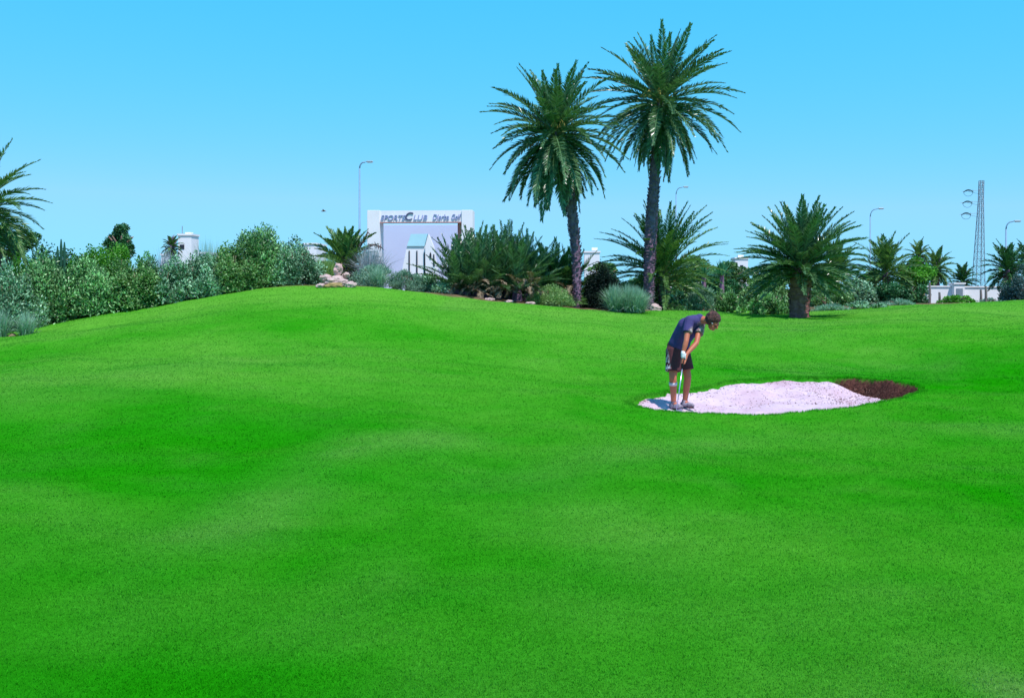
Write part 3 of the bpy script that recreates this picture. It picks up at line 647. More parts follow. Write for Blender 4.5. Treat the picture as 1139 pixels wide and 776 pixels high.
# distant palms
for a in [
    (930, 52, 930, 300, 38, 40, 'olive palm crown half hidden right behind the stout palm', 21, (80, -40), 'palm_leaf2'),
    (985, 50, 985, 302, 44, 44, 'spreading palm with pale arching fronds below the tall lamp', 22, (84, -35), 'palm_leaf2'),
    (1022, 75, 1022, 285, 19, 30, 'tiny far palm whose crown peeks over the round green tree', 23, (85, -50), 'palm_leaf2'),
    (1042, 62, 1042, 298, 25, 34, 'far palm with drooping pale fronds left of the wall pier', 24, (85, -60), 'palm_leaf2'),
    (1071, 66, 1071, 312, 20, 30, 'small dark palm behind the white wall beside the pylon', 25, (80, -10), 'palm_deep'),
    (1121, 52, 1121, 300, 32, 38, 'dark green palm behind the rightmost lamp post', 26, (84, -40), 'palm_deep'),
    (1143, 60, 1143, 290, 26, 30, 'palm cut off by the right edge of the photo', 27, (80, -40), 'palm_deep'),
    (191, 60, 191, 274, 14, 26, 'tiny palm standing in front of the white block house', 28, (70, -50), 'palm_leaf2'),
]:
    palm(a[0], a[1], a[2], a[3], a[4], a[5], a[6], el=a[8], name='small_palm', detail=False, rads=(.2, .17, .15), seed=a[7], dro=(.3, .8), nl=36, ll=.46 * min(1.3, a[4] * a[1] / F / 1.9), lw=.06, mat=a[9])

# ------------------------------------------------------------ shrubs, left bank
G1 = 'shrubs on the left bank'
for a in [
    (-30, 44, 290, 29.6, 'teal', 'low bluish shrub at the left edge of the photo'),
    (12, 84, 277, 30.6, 'oleander', 'rounded dark shrub with black foot, first full shrub from the left'),
    (66, 138, 282, 31.0, 'oleander', 'dense glossy shrub in front of the bright green dome, widest on the left bank'),
    (118, 178, 282, 31.3, 'mid', 'dark glossy shrub just right of the bright green dome'),
    (160, 208, 284, 31.6, 'teal', 'lower pale tipped shrub under the tiny palm'),
    (192, 248, 277, 32.0, 'teal', 'greyish shrub under the white block house on the slope'),
    (226, 292, 262, 32.6, 'mid', 'dark upright shrub climbing the slope left of the tallest shrub'),
    (250, 334, 250, 33.6, 'oleander', 'tallest bushy shrub on the crest of the left bank'),
    (300, 358, 262, 33.4, 'teal', 'pointed shrub ending the hedge left of the rocks'),
]: shrub(*a, group=G1, depth=.75)
shrub(-25, 60, 276, 35, 'bright', 'yellowish green shrub below the cut off palm')
shrub(25, 90, 269, 37, 'dark', 'dark teal bush behind the hedge beside the column cactus')
shrub(80, 128, 256, 36, 'bright', 'bright green dome shaped bush behind the hedge, left dome')
shrub(106, 150, 260, 35.5, 'bright', 'bright green dome shaped bush behind the hedge, right dome')
shrub(138, 176, 276, 37, 'bright', 'small light green bush right of the bright domes')
tree(134, 3, 117, 152, 250, 290, 42, 'dark', 'dark loose crowned tree behind the bright green domes')
tree(20, 3, -5, 38, 249, 285, 42, 'dark', 'dark tree right behind the cut off palm at the left edge')
# plumes
def tuft(px0, px1, top, Y, label, mat, n, name='grass_tuft', cat='ornamental grass', group=None, spread=.9, wd=.012, seed=0):
    _sd[0] += 1; r = np.random.default_rng(_sd[0] + 300); px = (px0 + px1) / 2; X = PX(px, Y); z = hz(X, Y); root = empty(name, (X, Y, z)); tag(root, label, cat, group)
    Wm = (px1 - px0) * Y / F; Ht = max(.25, EYE - (top - HY) * Y / F - z)
    nc = max(3, int(Wm / .35)); cx = r.uniform(-.36, .36, nc) * Wm; cy = r.uniform(-.3, .3, nc) * Wm * .6; k = r.integers(0, nc, n)
    a = r.uniform(0, 6.28, n); e = np.abs(r.normal(0, .5, n)) * spread; l = Ht * 1.35 * r.uniform(.45, 1.08, n) * (1 - .35 * (np.abs(cx[k]) / (Wm * .5)) ** 2)
    B = np.stack([cx[k] + r.normal(0, .05, n), cy[k] + r.normal(0, .05, n), np.full(n, -.02)], 1)
    D = np.stack([np.cos(a) * np.sin(e), np.sin(a) * np.sin(e), np.cos(e)], 1); mid = B + D * (l * .55)[:, None]
    D2 = D * .8 + np.stack([np.cos(a), np.sin(a), -1.1 + 0 * a], 1) * (np.sin(e) * .6)[:, None]; tip = mid + D2 * (l * .5)[:, None]; tip[:, 2] = np.maximum(tip[:, 2], .03)
    S_ = np.stack([-np.sin(a + r.normal(0, .6, n)), np.cos(a), 0 * a], 1) * wd * (Y / 34)
    V = np.stack([B - S_ * .5, B + S_ * .5, mid + S_ * .6, mid - S_ * .6, tip], 1).reshape(-1, 3); i5 = np.arange(n)[:, None] * 5
    va = np.clip(.5 + r.normal(0, .28, n), 0, 1); mesh_np('blades', V, [i5 + np.array([0, 1, 2, 3]), i5 + np.array([3, 2, 4])], M[mat], root, var=np.concatenate([va, np.clip(va + .15, 0, 1)]))
    mb = MB(); mb.tube([(0, 0, -.1), (0, 0, .08)], [min(.25, Wm * .2), .05], 8); mb.build('base', M['mulch'], root); return root
tuft(-8, 36, 346, 28.4, 'grey green grass tuft at the left edge on the lawn', 'silver', 1500)
tuft(164, 192, 281, 33.2, 'silvery plumed grass poking over the hedge by the block house', 'silver2', 1100)
tuft(222, 246, 274, 34, 'pale plumed grass right of the white block house', 'silver', 900)
tuft(346, 374, 288, 34.0, 'yellow green grass with grey plumes behind the rocks', 'straw', 1600)
shrub(392, 444, 288, 33.9, 'silver', 'silver grey shrub with hazy top right of the rocks', depth=.7)
tuft(396, 440, 279, 34.6, 'hazy grey plumes behind the silver shrub by the rocks', 'silver2', 1400)
shrub(430, 478, 297, 34.0, 'silver', 'silver green shrub below the gate')
shrub(462, 500, 304, 34.0, 'teal', 'small bluish shrub between gate and big palm clump')
tuft(404, 436, 300, 33.2, 'pale striped grass at the foot of the silver shrub', 'silver', 900)
shrub(586, 640, 314, 34.2, 'straw', 'yellow silver mounded bush at the foot of the curved palm', dens=1.2)
shrub(648, 691, 291, 35.9, 'black', 'almost black clipped round bush between the two tall palms', cat='shrub')
tuft(648, 730, 321, 34.4, 'pale silver grass mound left of the tallest palm foot', 'silver', 5200)
tuft(640, 680, 330, 36.0, 'thin wispy grass in front of the black bush', 'silver', 500)
shrub(684, 740, 300, 39.5, 'mid', 'mid green bush behind the tallest palm trunk')
shrub(734, 768, 322, 38.6, 'bright', 'pale leaved low shrub just right of the tallest palm foot', mat='teal')
shrub(756, 800, 315, 39.4, 'silver', 'feathery light green shrub behind the golfer')
shrub(742, 762, 333, 37.8, 'mid', 'small dark leafed shrub behind the golfer shoulder')
shrub(794, 828, 319, 39.2, 'oleander', 'glossy shrub with dark gaps right of the golfer head')
shrub(832, 884, 318, 37.4, 'oleander', 'broad green shrub left of the stout palm trunk')
shrub(896, 945, 322, 44, 'mid', 'shadowy shrub right behind the stout palm trunk')
shrub(902, 946, 336, 39.6, 'silver', 'low silvery shrub nearest the stout palm', group='low shrubs along the turf edge')
shrub(938, 990, 333, 40.6, 'teal', 'low green mound in the middle of the turf edge row', group='low shrubs along the turf edge')
shrub(978, 1018, 336.5, 41.4, 'silver', 'low silvery shrub ending the turf edge row', group='low shrubs along the turf edge')
shrub(936, 978, 302, 47, 'mid', 'loose grey green bush left of the spreading palm trunk', mat='teal')
shrub(975, 1012, 312, 47, 'dark', 'dark scrub at the foot of the spreading palm')
shrub(1046, 1084, 327, 45, 'mid', 'low bright shrub in front of the white wall', mat='bright')
shrub(1116, 1150, 293, 46, 'bluegrey', 'blue grey bush at the right edge in front of the lamp post')
shrub(1132, 1160, 285, 49, 'bright', 'yellow green bush at the right edge')
shrub(1088, 1116, 331, 46, 'silver', 'sparse low scrub along the foot of the wall', dens=.5)
tree(1018, 3, 998, 1040, 286, 325, 56, 'bright', 'round bright green tree between spreading palm and wall')
tree(770, 3, 742, 800, 284, 318, 58, 'mid', 'mid green tree right of the young palm')
tree(812, 3, 786, 838, 292, 320, 60, 'mid', 'low spreading tree under the far white building')
tree(850, 3, 828, 876, 296, 322, 56, 'mid', 'green tree left of the stout palm crown')
tree(668, 3, 650, 690, 292, 318, 58, 'mid', 'green tree seen above the black bush')
tree(905, 3, 885, 935, 298, 325, 62, 'darktree' if False else 'dark', 'dark tree behind the stout palm crown')
tree(965, 3, 950, 985, 300, 326, 64, 'mid', 'far tree behind the spreading palm')
for a in [
    (742, 790, 303, 52, 'mid', 'dense scrub below the mid green tree right of the young palm'),
    (782, 836, 304, 54, 'dark', 'dark scrub under the yuccas behind the glossy shrub'),
    (826, 884, 301, 50, 'mid', 'dense scrub directly left of the stout palm'),
    (690, 745, 303, 53, 'mid', 'scrub showing through the young palm fronds'),
    (645, 700, 305, 50, 'dark', 'dark scrub behind the black bush'),
    (896, 950, 303, 50, 'mid', 'olive scrub right of the stout palm crown'),
    (940, 990, 306, 52, 'mid', 'scrub below the spreading palm'),
    (985, 1026, 307, 50, 'dark', 'dark scrub left end of the visible garden wall'),
    (1114, 1138, 308, 50, 'dark', 'dark scrub at the right end of the garden wall'),
    (500, 640, 306, 36.6, 'dark', 'dark undergrowth behind the big palm clump'),
    (345, 400, 292, 36.2, 'mid', 'green undergrowth behind the rock stack')]: shrub(*a)
def rosette(px, Y, top, wpx, label, n=60, mat='agave'):
    X = PX(px, Y); z = hz(X, Y); r = np.random.default_rng(int(px)); root = empty('yucca', (X, Y, z)); tag(root, label, 'yucca')
    zt = EYE - (top - HY) * Y / F - z; rr = wpx / 2 * Y / F; hb = max(.1, zt - rr * 1.15); mb = MB(); mb.tube([(0, 0, -.1), (0, 0, hb)], [.14, .1], 7); mb.build('trunk', M['bark'], root)
    a = r.uniform(0, 6.28, n); e = r.uniform(.0, 1.5, n); D = np.stack([np.cos(a) * np.cos(e), np.sin(a) * np.cos(e), np.sin(e)], 1); l = rr * r.uniform(.9, 1.2, n)
    V, Q_ = rhombs(np.array([0, 0, hb]) + D * (l * .5)[:, None], D, np.tile((0, 0, 1.), (n, 1)) + r.normal(0, .2, (n, 3)), l, np.full(n, .11), .0); mesh_np('leaves', V, Q_, M[mat], root, var=r.uniform(0, 1, n))
rosette(783, 50, 290, 30, 'left blue green yucca rosette behind the feathery shrub'); rosette(803, 49, 287, 34, 'right blue green yucca rosette above the glossy shrub')
# column cactus
X = PX(68, 36.4); Yc = 36.4; mb = MB(); zc = hz(X, Yc); zt = EYE - (266 - HY) * Yc / F - zc
for dx_, hh in ((0, 1), (.12, .96), (-.13, .9)): mb.tube([(dx_, 0, -.1), (dx_, 0, zt * hh * .9), (dx_, 0, zt * hh)], [.045, .045, .02], 8)
tag(mb.build('cactus', M['cactus'], loc=(X, Yc, zc)), 'slim dark column cactus sticking out above the left hedge', 'cactus')
# bent flower stalks right of the young palm
def stalk(pts, Y, label, head=True):
    P = [(PX(a, Y), Y, EYE - (b - HY) * Y / F) for a, b in pts]; P[0] = (P[0][0], Y, hz(P[0][0], Y) - .05); root = empty('flower_stalk', P[0]); tag(root, label, 'flower stalk')
    Q_ = [tuple(np.array(p) - np.array(P[0])) for p in P]; MB().tube(Q_, [.03] * (len(Q_) - 1) + [.02], 6).build('stem', M['stalk'], root, smooth=True)
    mb = MB(); r = np.random.default_rng(3)
    for t in np.linspace(.45, 1, 40):
        k = t * (len(Q_) - 1); i = min(int(k), len(Q_) - 2); p = np.array(Q_[i]) * (1 - k + i) + np.array(Q_[i + 1]) * (k - i); v = r.normal(size=3) * .07; mb.tube([p, p + v], [.018, .01], 4)
    mb.build('seed_heads', M['stalk'], root)
M['stalk'] = surf('dry stalk', (0.09, 0.05, 0.05), (0.16, 0.1, 0.09), .9, 8)
stalk(((390, 300), (396, 284), (402, 272), (409, 258)), 35.5, 'thin straight dark stalk slanting up past the lamp post')
stalk(((398, 300), (402, 285), (408, 276), (416, 272), (424, 275)), 35.8, 'thin dark stalk arching over towards the gate')

# ------------------------------------------------------------ rocks
def rock(px, py_b, Y, w_, h_, d_, mat, label, seed, name='rock', dz=0, rot=0):
    import bmesh
    bm = bmesh.new(); bmesh.ops.create_icosphere(bm, subdivisions=4, radius=1)
    for v in bm.verts:
        n = noise.fractal(v.co * 1.1 + Vector((seed * 7.3, 0, 0)), 1, 2, 5) * .38 + noise.cell(v.co * 1.6 + Vector((seed, 2, 1))) * .06
        v.co *= 1 + n; v.co.x *= w_ / 2; v.co.y *= d_ / 2; v.co.z *= h_ / 2
    zm = min(v.co.z for v in bm.verts); xs = [v.co.x for v in bm.verts]; zs = [v.co.z for v in bm.verts]
    sx_ = w_ / (max(xs) - min(xs)); sz_ = h_ / (max(zs) - min(zs))
    for v in bm.verts: v.co.x *= sx_; v.co.z = (v.co.z - zm) * sz_
    me = bpy.data.meshes.new(name); bm.to_mesh(me); bm.free(); me.materials.append(M[mat])
    o = bpy.data.objects.new(name, me); C.objects.link(o); X = PX(px, Y); o.location = (X, Y, hz(X, Y) - .06 + dz); o.rotation_euler = (0, 0, rot)
    tag(o, label, 'rock'); return o
rock(374, 320, 32.2, .92, .40, .6, 'rock', 'wide pale boulder at the bottom of the rock stack', 1, dz=.03)
rock(376, 305, 32.3, .32, .44, .28, 'rock2', 'upright pink stone crowning the rock stack', 2, dz=.36)
rock(362, 312, 32.25, .40, .24, .3, 'rock', 'grey white stone leaning left of the pink stone', 3, dz=.22)
rock(385, 308, 32.5, .28, .2, .26, 'rock', 'small white stone right behind the pink stone', 4, dz=.30)
rock(371, 322, 31.85, .62, .22, .3, 'rock3', 'low ochre stone half sunk before the pale boulder', 5)
rock(390, 322, 31.95, .40, .26, .3, 'rock', 'mottled stone at the right foot of the rock stack', 6)
rock(357, 322, 32.0, .34, .2, .3, 'rock', 'small flat stone at the left foot of the rock stack', 7)
rock(729, 345, 36.3, .42, .32, .3, 'rock', 'white stone resting at the foot of the tallest palm', 8)
for i, (px, Y, l) in enumerate(((545, 33.2, 'left'), (566, 33.1, 'middle'), (590, 33.3, 'right'))): rock(px, 0, Y, .34, .14, .2, 'rock', f'{l} one of three flat pale stones along the palm clump edge', 20 + i)

# ------------------------------------------------------------ buildings, walls, lamps, pylon
# gate
GYd = 70.0; def_z = hz(PX(465, GYd), GYd); root = empty('entrance_gate', (PX(465, GYd), GYd, def_z)); tag(root, 'white entrance gate with club lettering on its beam, behind the silver shrubs', 'gate')
root.rotation_euler = (0, 0, R(-4))
S = GYd / F
def gx_(px): return (px - 465) * S
def gz_(py): return EYE - (py - HY) * S - def_z
top = gz_(234.5); bb = gz_(247.5)
MB().box(((gx_(410) + gx_(424)) / 2, 0, top / 2 - .3), (gx_(424) - gx_(410), 1.4, top + .6)).build('pillar', M['white'], root, bevel=.02)
MB().box(((gx_(515) + gx_(527)) / 2, 0, (top - .02) / 2 - .3), (gx_(527) - gx_(515), 1.4, top + .6 - .02)).build('pillar', M['white'], root, bevel=.02)
beam = MB().box(((gx_(424) + gx_(515)) / 2, 0, (top + bb) / 2 - .02), (gx_(515) - gx_(424), 1.2, top - bb)).build('beam', M['white'], root)
MB().box(((gx_(424) + gx_(515)) / 2, -.62, bb - .04), (gx_(515) - gx_(424), .05, .07)).build('trim', M['terra'], root)
MB().box(((gx_(509) + gx_(515)) / 2, .35, bb / 2 - .3), (gx_(515) - gx_(509) - .01, .5, bb + .5)).build('jamb', M['terra'], root)
def text(s, size, px0, px1, pyb, mat, parent, shear=.25):
    cu = bpy.data.curves.new('lettering', 'FONT'); cu.body = s; cu.size = size; cu.extrude = .03; cu.shear = shear; cu.offset = .006
    t = bpy.data.objects.new('tmp', cu); C.objects.link(t); bpy.context.view_layer.update()
    me = bpy.data.meshes.new_from_object(t.evaluated_get(bpy.context.evaluated_depsgraph_get())); bpy.data.objects.remove(t)
    me.materials.append(M[mat]); n = len(me.vertices); co = np.zeros(n * 3); me.vertices.foreach_get('co', co); co = co.reshape(-1, 3)
    wd = co[:, 0].max() - co[:, 0].min(); co[:, 0] = (co[:, 0] - co[:, 0].min()) / wd * (px1 - px0) * S
    me.vertices.foreach_set('co', co.ravel()); o = bpy.data.objects.new('lettering', me); C.objects.link(o); o.parent = parent
    o.rotation_euler = (R(90), 0, 0); o.location = (gx_(px0), -.635, gz_(pyb)); return o
text('SPORTS', .50, 425, 453, 245.5, 'letters', beam); text('C', .78, 452.5, 461.5, 245.6, 'lettersdark', beam); text('LUB', .50, 461.5, 477, 245.5, 'letters', beam)
text('Djerba', .55, 483, 501, 245.2, 'letters', beam); text('Golf', .55, 504, 514.5, 245.2, 'letters', beam)
# lavender wall behind with the little chapel
r2 = empty('painted_wall', (PX(468, 74), 74, hz(PX(468, 74), 74))); tag(r2, 'lavender wall standing behind the gate opening', 'wall')
S2 = 74 / F; zz = hz(PX(468, 74), 74)
MB().box((0, 0, (EYE - (250 - HY) * S2 - zz) / 2 - .2), ((513 - 423) * S2, .4, EYE - (250 - HY) * S2 - zz + .4)).build('wall', M['lav'], r2, bevel=.02)
MB().box((-(468 - 423.5) * S2, -.3, (EYE - (250 - HY) * S2 - zz) / 2 - .2), (.1, .2, EYE - (250 - HY) * S2 - zz + .4)).build('trim', M['heart'], r2)
r3 = empty('chapel_pavilion', (PX(465, 68.2), 68.2, hz(PX(465, 68.2), 68.2))); tag(r3, 'small white gabled pavilion with sky blue roof framed by the gate', 'pavilion')
S3 = 68.2 / F; z3 = hz(PX(465, 68.2), 68.2)
def q3(px, py, dy): return ((px - 465) * S3, dy, EYE - (py - HY) * S3 - z3)
def prism(poly, dy0, dy1, mat, name, par):
    n = len(poly); V = [q3(a, b, dy0) for a, b in poly] + [q3(a, b, dy1) for a, b in poly]; mb = MB(); mb.V.append(np.array(V)); mb.n = 2 * n
    me = bpy.data.meshes.new(name); me.from_pydata(V, [], [tuple(range(n)), tuple(range(2 * n - 1, n - 1, -1))] + [(i, i + n, (i + 1) % n + n, (i + 1) % n) for i in range(n)]); me.materials.append(M[mat]); o = bpy.data.objects.new(name, me); C.objects.link(o); o.parent = par; return o
wl = prism([(446, 310), (448.5, 296), (453, 274.2), (473, 274.2), (474, 310)], -.2, .5, 'white', 'side_wall', r3)
gb = prism([(474, 310), (473.5, 274), (477, 260.5), (483, 275), (489, 310)], -.45, .3, 'white', 'gable', r3)
prism([(453, 274), (457.5, 260.5), (476, 260.3), (472.6, 274)], -.28, .4, 'skyroof', 'roof', r3)
for px_, h_ in ((455.5, 279), (464, 279), (472.6, 281)): prism([(px_ - .8, 310), (px_ - .5, h_), (px_ + .7, h_), (px_ + .9, 310)], -.25, -.21, 'window', 'slit', wl)
prism([(478.6, 288), (478.4, 283), (479.4, 280.5), (480.4, 283), (480.6, 288)], -.50, -.46, 'window', 'arched_opening', gb)
prism([(482.4, 296), (482.6, 283), (483.6, 283), (484.4, 296)], -.50, -.46, 'window', 'slit', gb)
# left block house
def house(px0, px1, top, Y, label, parts=(), name='white_house', par=True, deep=6):
    X = PX((px0 + px1) / 2, Y); z = hz(X, Y); h_ = EYE - (top - HY) * Y / F - z; w_ = (px1 - px0) * Y / F; root = empty(name, (X, Y, z)); tag(root, label, 'building'); root.rotation_euler = (0, 0, R(-3))
    wl = MB().box((0, deep / 2, h_ / 2 - .5), (w_, deep, h_ + 1)).build('wall', M['white'], root)
    if par: MB().box((0, deep / 2, h_ + .1), (w_ + .2, deep + .2, .2)).build('parapet', M['white'], root)
    for (a, b, ww, hh) in parts: MB().box((a * w_, -.02, h_ * b), (ww, .06, hh)).build('window', M['window'], wl)
    return root, w_, h_
hr, hw, hh_ = house(198, 213, 262, 110, 'white block house with flat roof and rooftop mast, far left', ((-.2, .82, .5, .5),), deep=2.2)
MB().box((-.05 * hw, 1.5, hh_ + .3), (.6, .8, .25)).build('roof_hatch', M['white'], hr); MB().tube([(-.45 * hw, 1, hh_), (-.45 * hw, 1, hh_ + 1.1)], .05, 5).build('mast', M['galv'], hr)
house(179, 194, 284, 118, 'low white annex left of the block house', deep=4)
house(216, 230, 282, 124, 'low white house right of the block house, mostly hidden', deep=4)
house(338, 352, 272, 120, 'small far white house left of the young palm', deep=5)
hr, hw, hh_ = house(650, 667, 281, 120, 'far white house between the two tall palms', ((.2, .7, .5, .5),), deep=3)
MB().box((.2 * hw, 2, hh_ + .5), (.7, .9, .35)).build('roof_hatch', M['white'], hr)
hr, hw, hh_ = house(818, 832, 288, 130, 'far white house above the trees left of the stout palm', ((0, .8, .4, .4),), deep=3)
MB().box((.1 * hw, 2, hh_ + .4), (.7, .9, .35)).build('roof_hatch', M['white'], hr)
# walls
def wall(px0, px1, top, Y, label, t=.25, dz=0):
    X = PX((px0 + px1) / 2, Y); z = hz(X, Y); h_ = EYE - (top - HY) * Y / F - z; w_ = (px1 - px0) * Y / F; root = empty('garden_wall', (X, Y, z)); tag(root, label, 'wall')
    MB().box((0, 0, h_ / 2 - .3), (w_, t, h_ + .6)).build('wall_face', M['white'], root, bevel=.01); MB().box((0, 0, h_ + .03), (w_ + .06, t + .1, .07)).build('coping', M['white'], root); return root
wall(1030, 1058, 319, 55, 'long white garden wall, stretch left of the pier'); wall(1070, 1116, 319.5, 55, 'long white garden wall, stretch right of the pier')
wall(924, 944, 319, 58, 'white garden wall glimpsed behind the stout palm trunk'); wall(740, 840, 315, 62, 'white garden wall behind the shrubs near the golfer')
rp = empty('wall_pier', (PX(1064, 54.9), 54.9, hz(PX(1064, 54.9), 54.9))); tag(rp, 'white square pier rising above the garden wall', 'wall pier')
hp_ = EYE - (316 - HY) * 54.9 / F - rp.location.z; MB().box((0, 0, hp_ / 2 - .2), (12 * 55 / F, .7, hp_ + .4)).build('pier_body', M['white'], rp, bevel=.02); MB().box((0, 0, hp_ + .04), (13.2 * 55 / F, .8, .09)).build('cap', M['white'], rp); MB().box((0, -.36, hp_ * .55), (.36, .02, .5)).build('hatch', M['galv'], rp)
for px, Y, tp, lb in ((1034, 46, 314, 'taller wooden post in front of the wall, leftmost'), (1045, 45.5, 325, 'short wooden post beside the low bright shrub'), (1091, 47, 322, 'wooden post in front of the wall below the pylon'), (1096.5, 44.5, 318, 'thin post just right of the pylon foot')):
    X = PX(px, Y); z = hz(X, Y); h_ = EYE - (tp - HY) * Y / F - z; o = MB().tube([(0, 0, -.2), (.01, 0, h_ * .6), (0, .01, h_)], [.06, .055, .045], 8).build('wooden_post', M['wood'], loc=(X, Y, z)); tag(o, lb, 'post')
# lamps
def lamp(px, Y, top, armpx, label, r_=.07):
    X = PX(px, Y); z = hz(X, Y); h_ = EYE - (top - HY) * Y / F - z; a = armpx * Y / F; root = empty('street_lamp', (X, Y, z)); tag(root, label, 'street lamp', 'street lamps along the far road')
    MB().tube([(0, 0, -.1), (0, 0, .5), (0, 0, .52), (0, 0, h_ - a * .9)], [r_ * 1.6, r_ * 1.6, r_ * 1.1, r_ * .7], 10).build('pole', M['lamppost'], root, smooth=True)
    pts = [(0, 0, h_ - a * .9)] + [(a * (1 - math.cos(t)) * .62, 0, h_ - a * .9 + a * .85 * math.sin(t)) for t in (.4, .8, 1.2)] + [(a * .8, 0, h_ - .02)]
    MB().tube(pts, r_ * .6, 8).build('arm', M['lamppost'], root, smooth=True)
    hd = MB().box((a * .8 + .30, 0, h_ + .02), (.55, .2, .10), taper=.75).build('lamp_head', M['galv'], root, bevel=.03); MB().box((a * .8 + .32, 0, h_ - .055), (.36, .14, .04)).build('lens', M['glassy'], hd)
lamp(400, 72, 180, 8, 'nearest street lamp, tall blue post beside the gate', .085)
lamp(752, 95, 208, 9, 'street lamp rising between the tallest palm and its young neighbour')
lamp(968, 88, 232, 10, 'street lamp right of the stout palm crown')
lamp(1119, 74, 246, 10, 'rightmost street lamp above the dark palm', .08)
# pylon
YP = 240.0; X = PX(1088, YP); z = hz(X, YP); root = empty('power_pylon', (X, YP, z)); tag(root, 'tall tapering steel power pylon on the right horizon', 'pylon')
Hp = EYE - (201 - HY) * YP / F - z; wt = .42; wb = 1.15; mb = MB(); bmR = MB()
def wz(t): return wb + (wt - wb) * min(1, t / .85)
lean = lambda t: t * .8
for sx_ in (-1, 1):
    for sy_ in (-1, 1): mb.tube([(sx_ * wz(t) + lean(t), sy_ * wz(t), t * Hp) for t in np.linspace(0, 1, 7)], .10, 5)
ts = np.linspace(0, 1, 17)
for i in range(16):
    a, b_ = ts[i], ts[i + 1]
    for sx_, sy_, tx, ty in ((-1, -1, 1, -1), (1, -1, 1, 1), (1, 1, -1, 1), (-1, 1, -1, -1)):
        A = (sx_ * wz(a) + lean(a), sy_ * wz(a), a * Hp); B = (tx * wz(b_) + lean(b_), ty * wz(b_), b_ * Hp); A2 = (tx * wz(a) + lean(a), ty * wz(a), a * Hp); B2 = (sx_ * wz(b_) + lean(b_), sy_ * wz(b_), b_ * Hp)
        bmR.tube([A, B], .035, 4, cap=False); bmR.tube([A2, B2], .035, 4, cap=False); bmR.tube([B, B2], .035, 4, cap=False)
mb.build('leg_frame', M['galv'], root); bmR.build('lattice', M['galv'], root)
for k, (cx_, py) in enumerate(((1077, 213), (1076, 225.5), (1074.5, 238.5))):
    za = EYE - (py - HY) * YP / F - z; xa = (cx_ - 1088) * YP / F; t = za / Hp
    arm = MB().tube([(lean(t) - wz(t), 0, za + .3), (xa - 1.6, 0, za)], .045, 5).tube([(lean(t) - wz(t), 0, za - .6), (xa, 0, za)], .04, 4).build('cross_arm', M['galv'], root)
    ins = MB()
    for j in range(9):
        u = (j - 4) / 4; ins.tube([(xa + u * 1.0, 0, za + .35 - .4 * u * u), (xa + u * 1.0 + .12, 0, za + .35 - .4 * u * u)], .17, 8)
    rg = MB()
    for j in range(10):
        th = math.pi * (1 + j / 9); rg.tube([(xa + 1.15 * math.cos(th), 0, za + 1.15 * math.sin(th)), (xa + 1.15 * math.cos(th + .36), 0, za + 1.15 * math.sin(th + .36))], .04, 5)
    ins.build('insulator_string', M['ceram'], arm); rg.build('conductor_loop', M['ceram'], arm)
# bird
bX, bY, bZ = PX(360, 60), 60, EYE - (235 - HY) * 60 / F; mb = MB(); mb.tube([(-.16, 0, 0), (0, 0, .02), (.16, 0, 0)], [.015, .05, .01], 8)
mb.add([(-.03, 0, .02), (.08, 0, .02), (.02, .30, .10), (-.03, .28, .09)], [(0, 1, 2, 3)]); mb.add([(-.03, 0, .02), (.08, 0, .02), (.02, -.30, .10), (-.03, -.28, .09)], [(3, 2, 1, 0)])
tag(mb.build('bird', M['wood'], loc=(bX, bY, bZ)), 'tiny bird flying in the sky above the young palm', 'bird')
# ------------------------------------------------------------ golfer
def ell(mb, c, r, rot=None, n=14, m=10):
    th = np.linspace(0, math.pi, m + 1)[1:-1]; ph = np.arange(n) * 2 * math.pi / n
    V = [(0, 0, 1)] + [(math.sin(t) * math.cos(p), math.sin(t) * math.sin(p), math.cos(t)) for t in th for p in ph] + [(0, 0, -1)]
    V = np.array(V) * np.array(r)
    if rot is not None: V = V @ np.array(rot).T
    T = [(0, 1 + k, 1 + (k + 1) % n) for k in range(n)]; b = 1 + (m - 2) * n; T += [(b + n, b + (k + 1) % n, b + k) for k in range(n)]
    Q_ = [(1 + i * n + k, 1 + (i + 1) * n + k, 1 + (i + 1) * n + (k + 1) % n, 1 + i * n + (k + 1) % n) for i in range(m - 2) for k in range(n)]
    mb.add(V + np.array(c), Q_, T)
def chain(mb, pts, rad, n=12):
    mb.tube(pts, rad, n)
    for p, r_ in zip(pts, rad): ell(mb, p, (r_ * .995,) * 3, n=n, m=8)
def fuse(mb, name, mat, parent, voxel=.007, sm=3, fac=.5, loc=None):
    o = mb.build(name, mat, None, smooth=True)
    r_ = o.modifiers.new('r', 'REMESH'); r_.mode = 'VOXEL'; r_.voxel_size = voxel; r_.use_smooth_shade = True
    s_ = o.modifiers.new('s', 'SMOOTH'); s_.iterations = sm; s_.factor = fac
    bpy.context.view_layer.update(); dg = bpy.context.evaluated_depsgraph_get(); me = bpy.data.meshes.new_from_object(o.evaluated_get(dg)); me.name = name
    for p in me.polygons: p.use_smooth = True
    bpy.data.objects.remove(o); o2 = bpy.data.objects.new(name, me); C.objects.link(o2); o2.parent = parent
    if not me.materials: me.materials.append(mat)
    if parent is None and loc is not None: o2.location = loc
    return o2
M['skin'] = surf('tanned skin', (0.52, 0.155, 0.085), (0.44, 0.12, 0.065), .5, 9, .1, 60, spec=.4)
M['hair'] = surf('dark hair', (0.020, 0.009, 0.010), (0.13, 0.05, 0.04), .6, 25, .9, 60)
M['shoe'] = surf('golf shoe leather', (0.42, 0.36, 0.42), (0.10, 0.08, 0.11), .6, 14, contrast=.3)
M['sole'] = surf('shoe sole', (0.03, 0.02, 0.03), None, .7, 9)
M['glove'] = surf('white glove', (0.80, 0.80, 0.84), None, .7, 9)
M['steel'] = surf('club shaft steel', (0.55, 0.52, 0.70), None, .25, 4, metal=.6, spec=.6)
